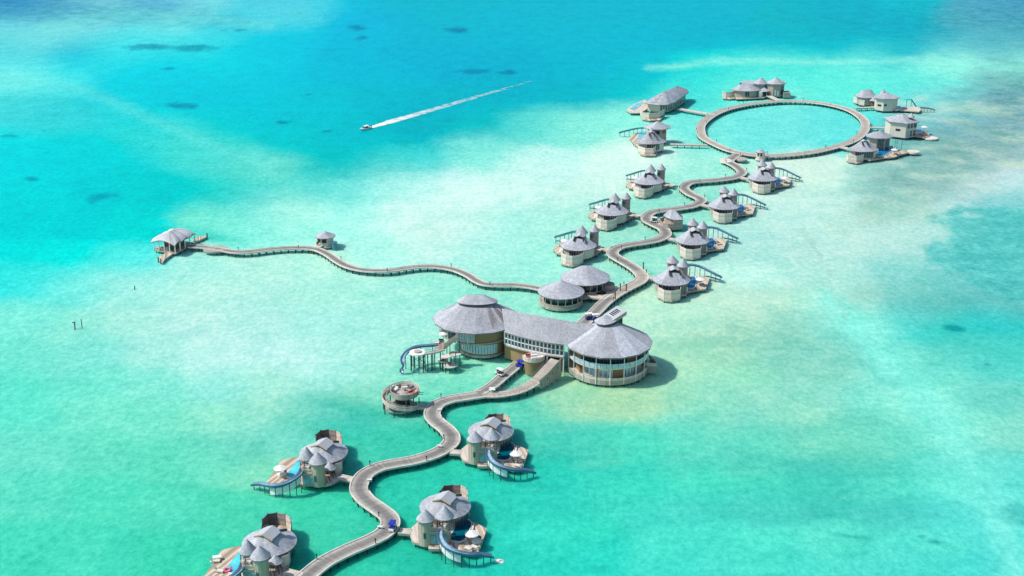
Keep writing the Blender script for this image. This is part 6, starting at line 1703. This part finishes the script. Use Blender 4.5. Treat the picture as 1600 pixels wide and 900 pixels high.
def lounger(q, rot, lab, grp='sun loungers on the villa decks'):
    if not LNG: LNG.append(make_lounger((0, 0, 0), 0, lab, grp)); o = LNG[0]; o.location = (q.x, q.y, VD); o.rotation_euler = (0, 0, rot); return o
    return copy_tree(LNG[0], Vector((q.x, q.y, VD)), lab, rot)
lounger(Z3(632, 668), 2.6, 'left one of two loungers at the deck front of the blue cart villa')
lounger(Z3(690, 655), 2.6, 'right one of two loungers at the deck front of the blue cart villa')
Zv2 = px_map(700, 630, 6.92)
lounger(Zv2(735, 625), 1.9, 'rear sun lounger of three on the deck below the forked ramp')
lounger(Zv2(775, 640), 2.0, 'middle sun lounger of three on the deck below the forked ramp')
lounger(Zv2(760, 685), 2.7, 'front sun lounger of three on the deck below the forked ramp')
Zv4 = px_map(310, 790, 8.18)
lounger(Zv4(215, 722), .1, 'upper sun lounger on the deck of the villa cut off by the bottom edge')
lounger(Zv4(265, 845), -.3, 'lower sun lounger on the deck of the villa cut off by the bottom edge')
lounger(ZR(845, 520), .5, 'sun lounger on the deck of the right villa nearest the pavilion')
for i, lab in enumerate(('sun lounger on the deck of the second right villa from the pavilion', 'sun lounger on the deck of the third right villa from the pavilion', 'sun lounger on the deck of the last right villa before the ring')):
    lounger(ZR(845, 520) + offsR[i], .5, lab)
lounger(ZL(180, 440), .6, 'sun lounger on the deck of the left villa nearest the twin huts')
for i, lab in enumerate(('sun lounger on the deck of the second left villa from the twin huts', 'sun lounger on the deck of the third left villa, below the ring')):
    lounger(ZL(180, 440) + offsL[i], .6, lab)
lounger(ZRE(1190, 735), .2, 'sun lounger on the deck of the tall boxy villa right of the ring')
lounger(ZRF(1010, 505), .2, 'sun lounger beside the long curved blue pool at the lower right of the ring')
q = Z3(700, 600); make_daybed((q.x, q.y, VD), 'round white daybed under the parasol on the deck beside the blue cart villa', 'round daybeds')
q = Z1(385, 606); make_daybed((q.x, q.y, VD), 'round white daybed beside the parasol on the left villa deck', 'round daybeds')
q = Zv4(240, 690); make_table((q.x, q.y, VD), 'white table on the deck of the villa cut off by the bottom edge', 'deck tables')
# pink float in the pool of the cut-off villa
q = Zv4(375, 835); t = thing('pool_float', 'pink float ring in the cyan pool at the bottom edge', 'pool float', (q.x, q.y, VD + .1))
m = MB(); n = 18
for i in range(n):
    for j in range(8):
        P_ = lambda a, b: (q.x + (.62 + .2 * math.cos(2 * PI * b / 8)) * math.cos(2 * PI * a / n), q.y + (.62 + .2 * math.cos(2 * PI * b / 8)) * math.sin(2 * PI * a / n), VD + .2 + .2 * math.sin(2 * PI * b / 8))
        m.face([P_(i, j), P_(i + 1, j), P_(i + 1, j + 1), P_(i, j + 1)])
m.build('ring', M['pink'], t, smooth=True)
m = MB(); m.bar((q.x + .6, q.y, VD + .3), (q.x + .75, q.y, VD + 1.0), .16); m.bar((q.x + .75, q.y, VD + 1.0), (q.x + 1.0, q.y - .1, VD + .85), .14); m.build('neck', M['pink'], t)

q = at(613.5, 828, DZ); make_cart((q.x, q.y, DZ + .07), 1.35, 'blue-canopied golf cart on the foreground boardwalk bend', 'bluecart', 'white', 'golf carts')
q = at(813, 574, DZ); make_cart((q.x, q.y, DZ + .08), 2.3, 'blue-canopied golf cart parked at the pavilion end of the service arm', 'bluecart', 'bluecart', 'golf carts')
q = at(781, 586.5, DZ); make_cart((q.x, q.y, DZ + .08), 2.3, 'white golf cart halfway along the service arm of the boardwalk', 'white', 'white', 'golf carts')
q = at(921, 499, DZ); make_cart((q.x, q.y, DZ + .07), .3, 'left one of two white golf carts parked behind the pavilion', 'cloth', 'bluecart', 'golf carts')
q = at(931.5, 500.5, DZ); make_cart((q.x, q.y, DZ + .07), .2, 'right one of two white golf carts parked behind the pavilion', 'cloth', 'bluecart', 'golf carts')
q = at(1022, 347.5, DZ); make_cart((q.x, q.y, DZ + .07), 2.6, 'white golf cart at the bend beside the curved hub', 'white', 'white', 'golf carts')

# bicycle-like trolley at the fork point
q = at(769, 613, DZ); t = thing('signboard', 'small dark signboard with white panel at the point where the boardwalk forks', 'sign', (q.x, q.y, DZ))
m = MB(); m.bar((q.x - .7, q.y, DZ), (q.x - .7, q.y, DZ + 1.3), .1); m.bar((q.x + .7, q.y, DZ), (q.x + .7, q.y, DZ + 1.3), .1); m.build('frame', M['dark'], t)
m = MB(); m.hexa([(q.x - .8, q.y - .35, DZ + .8), (q.x + .8, q.y - .35, DZ + .8), (q.x + .8, q.y + .3, DZ + 1.35), (q.x - .8, q.y + .3, DZ + 1.35)], (0, 0, -.08)); m.build('board', M['white'], t)

# ---------------------------------------------------------------- speedboat and its wake
bq = at(571, 202.5, 0); wq = [at(x, y, 0) for x, y in ((573, 201.5), (590, 196.5), (615, 189), (650, 179), (690, 167.5), (730, 155.5), (770, 144), (805, 134), (838, 124))]
hd = (wq[0] - wq[3]).normalized(); sd = Vector((-hd.y, hd.x, 0))
t = thing('speedboat', 'white speedboat racing left across open water with a long foamy wake', 'boat', (bq.x, bq.y, 0))
def BW(a, b, z): p = bq + hd * a + sd * b; return (p.x, p.y, z)
secs = [(-3.4, 1.15, .0, .85), (-1.2, 1.2, .0, .9), (1.2, 1.1, .1, 1.0), (2.8, .7, .3, 1.1), (3.9, .06, .7, 1.2)]
m = MB(); rows = [[BW(a, -w, zt), BW(a, -w * .75, zb), BW(a, w * .75, zb), BW(a, w, zt)] for a, w, zb, zt in secs]
for r0, r1 in zip(rows, rows[1:]):
    for i in range(3): m.face([r0[i], r0[i + 1], r1[i + 1], r1[i]])
    m.face([r0[3], r0[0], r1[0], r1[3]])
m.face(rows[0]); m.build('hull', M['white'], t)
m = MB(); m.hexa([BW(-2.0, -.9, 1.8), BW(-2.0, .9, 1.8), BW(.8, .85, 1.8), BW(.8, -.85, 1.8)][::-1], (0, 0, -.14)); m.build('canopy', M['white'], t)
m = MB(); m.hexa([BW(.7, -.8, 1.65), BW(.7, .8, 1.65), BW(1.6, .75, 1.0), BW(1.6, -.75, 1.0)][::-1], (0, 0, -.05)); m.build('windscreen', M['glass'], t)
m = MB()
for a in (-1.9, .7):
    for b in (-.8, .8): m.bar(BW(a, b, .8), BW(a, b, 1.75), .08)
m.build('canopy_posts', M['steel'], t)
for b in (-.5, .5):
    m = MB(); p = BW(-3.6, b, 0); m.cyl((p[0], p[1]), .25, .2, 1.3, 8); m.build('outboard_motor', M['dark'], t)
m = MB(); p = BW(-.6, 0, 0); m.box((p[0], p[1]), (1.0, 1.6), 1.0, 1.5, math.atan2(hd.y, hd.x)); m.build('seat', M['dkcush'], t)
def foam_mat(name, thr0, thr1):
    n = NT(name); uv = n.n('ShaderNodeUVMap'); sx = n.n('ShaderNodeSeparateXYZ'); n.l(uv.outputs[0], sx.inputs[0])
    nz = n.noise(.33, 6, .72)
    along = n.ramp(sx.outputs[0], [(0, (1, 1, 1)), (.12, (.78, .78, .78)), (.35, (.42, .42, .42)), (.75, (.24, .24, .24)), (1, (.05, .05, .05))])
    edge = n.ramp(sx.outputs[1], [(0, (0, 0, 0)), (.22, (1, 1, 1)), (.78, (1, 1, 1)), (1, (0, 0, 0))])
    f = n.math('ADD', n.math('MULTIPLY', n.math('MULTIPLY', along, edge), .95), n.math('MULTIPLY', n.math('SUBTRACT', nz, .5), 1.5))
    a = n.ramp(f, [(thr0, (0, 0, 0)), (thr1, (1, 1, 1))])
    n.b.inputs['Base Color'].default_value = (.82, .86, .86, 1); n.b.inputs['Roughness'].default_value = .7
    n.l(n.math('MULTIPLY', a, .92), n.b.inputs['Alpha'])
    n.bump(nz, .6, .3)
    return n.mat
FOAM = foam_mat('sea_foam', .12, .75)
def foam(name, path, width, z, mat=FOAM):
    P = resample(smooth_path(path, 6), 1.6); N = side_dirs(P); n = len(P); m = MB(); K = 6; rng = random.Random(3)
    hs = [[(.16 * rng.random() * (1 - i / n)) for k in range(K + 1)] for i in range(n)]
    for i in range(n - 1):
        for k in range(K):
            def V(ii, kk):
                u = ii / (n - 1); w = width(u); p = P[ii] + N[ii] * (kk / K - .5) * w; return (p.x, p.y, z + hs[ii][kk])
            uv = [(i / (n - 1), k / K), ((i + 1) / (n - 1), k / K), ((i + 1) / (n - 1), (k + 1) / K), (i / (n - 1), (k + 1) / K)]
            m.face([V(i, k), V(i + 1, k), V(i + 1, k + 1), V(i, k + 1)], 0, uv)
    return m.build(name, mat, None, smooth=True)
o = foam('boat_wake', wq, lambda u: 2.6 + 4.6 * min(1, u / .12) - 3.6 * max(0, (u - .14) / .86), .03); o['kind'] = 'stuff'
sq = at(783, 877, 0)
m = MB(); rng = random.Random(9)
for i in range(150):
    a, r = rng.random() * 6.28, rng.random() ** .7; x, y = sq.x + math.cos(a) * r * .95 - .3, sq.y + math.sin(a) * r * .7; s = .06 + .13 * rng.random(); z = .03 + (1 - r) * .55 * rng.random()
    m.cyl((x, y), s, z, z + .07, 6, r1=s * .4)
o = m.build('slide_splash', M['white'], None); o['kind'] = 'stuff'

# ---------------------------------------------------------------- channel poles out in the lagoon
for x, y, h, lab in ((117, 515.5, 2.3, 'dark leaning pole with a forked top, left of a pair out in the lagoon'), (128.5, 513, 2.9, 'thin straight pole, right of a pair out in the lagoon'), (210, 453, 1.3, 'short lone stub pole out in the lagoon below the arrival pavilion')):
    p = at(x, y, 0); t = thing('channel_pole', lab, 'pole', (p.x, p.y, 0), 'channel poles')
    m = MB(); m.bar((p.x, p.y, -1), (p.x + (.2 if h < 2.5 else 0), p.y, h), .26 if h < 2.5 else .18); m.build('shaft', M['pile'], t)
    if lab.startswith('dark'):
        m = MB(); m.bar((p.x + .2, p.y, h - .1), (p.x - .5, p.y, h + .15), .2); m.bar((p.x + .2, p.y, h - .1), (p.x + .45, p.y, h + .6), .14); m.build('fork', M['pile'], t)
    elif h > 2.5:
        m = MB(); m.bar((p.x - .3, p.y, .4), (p.x - 1.6, p.y - .6, .15), .16); m.build('snag', M['panel'], t)
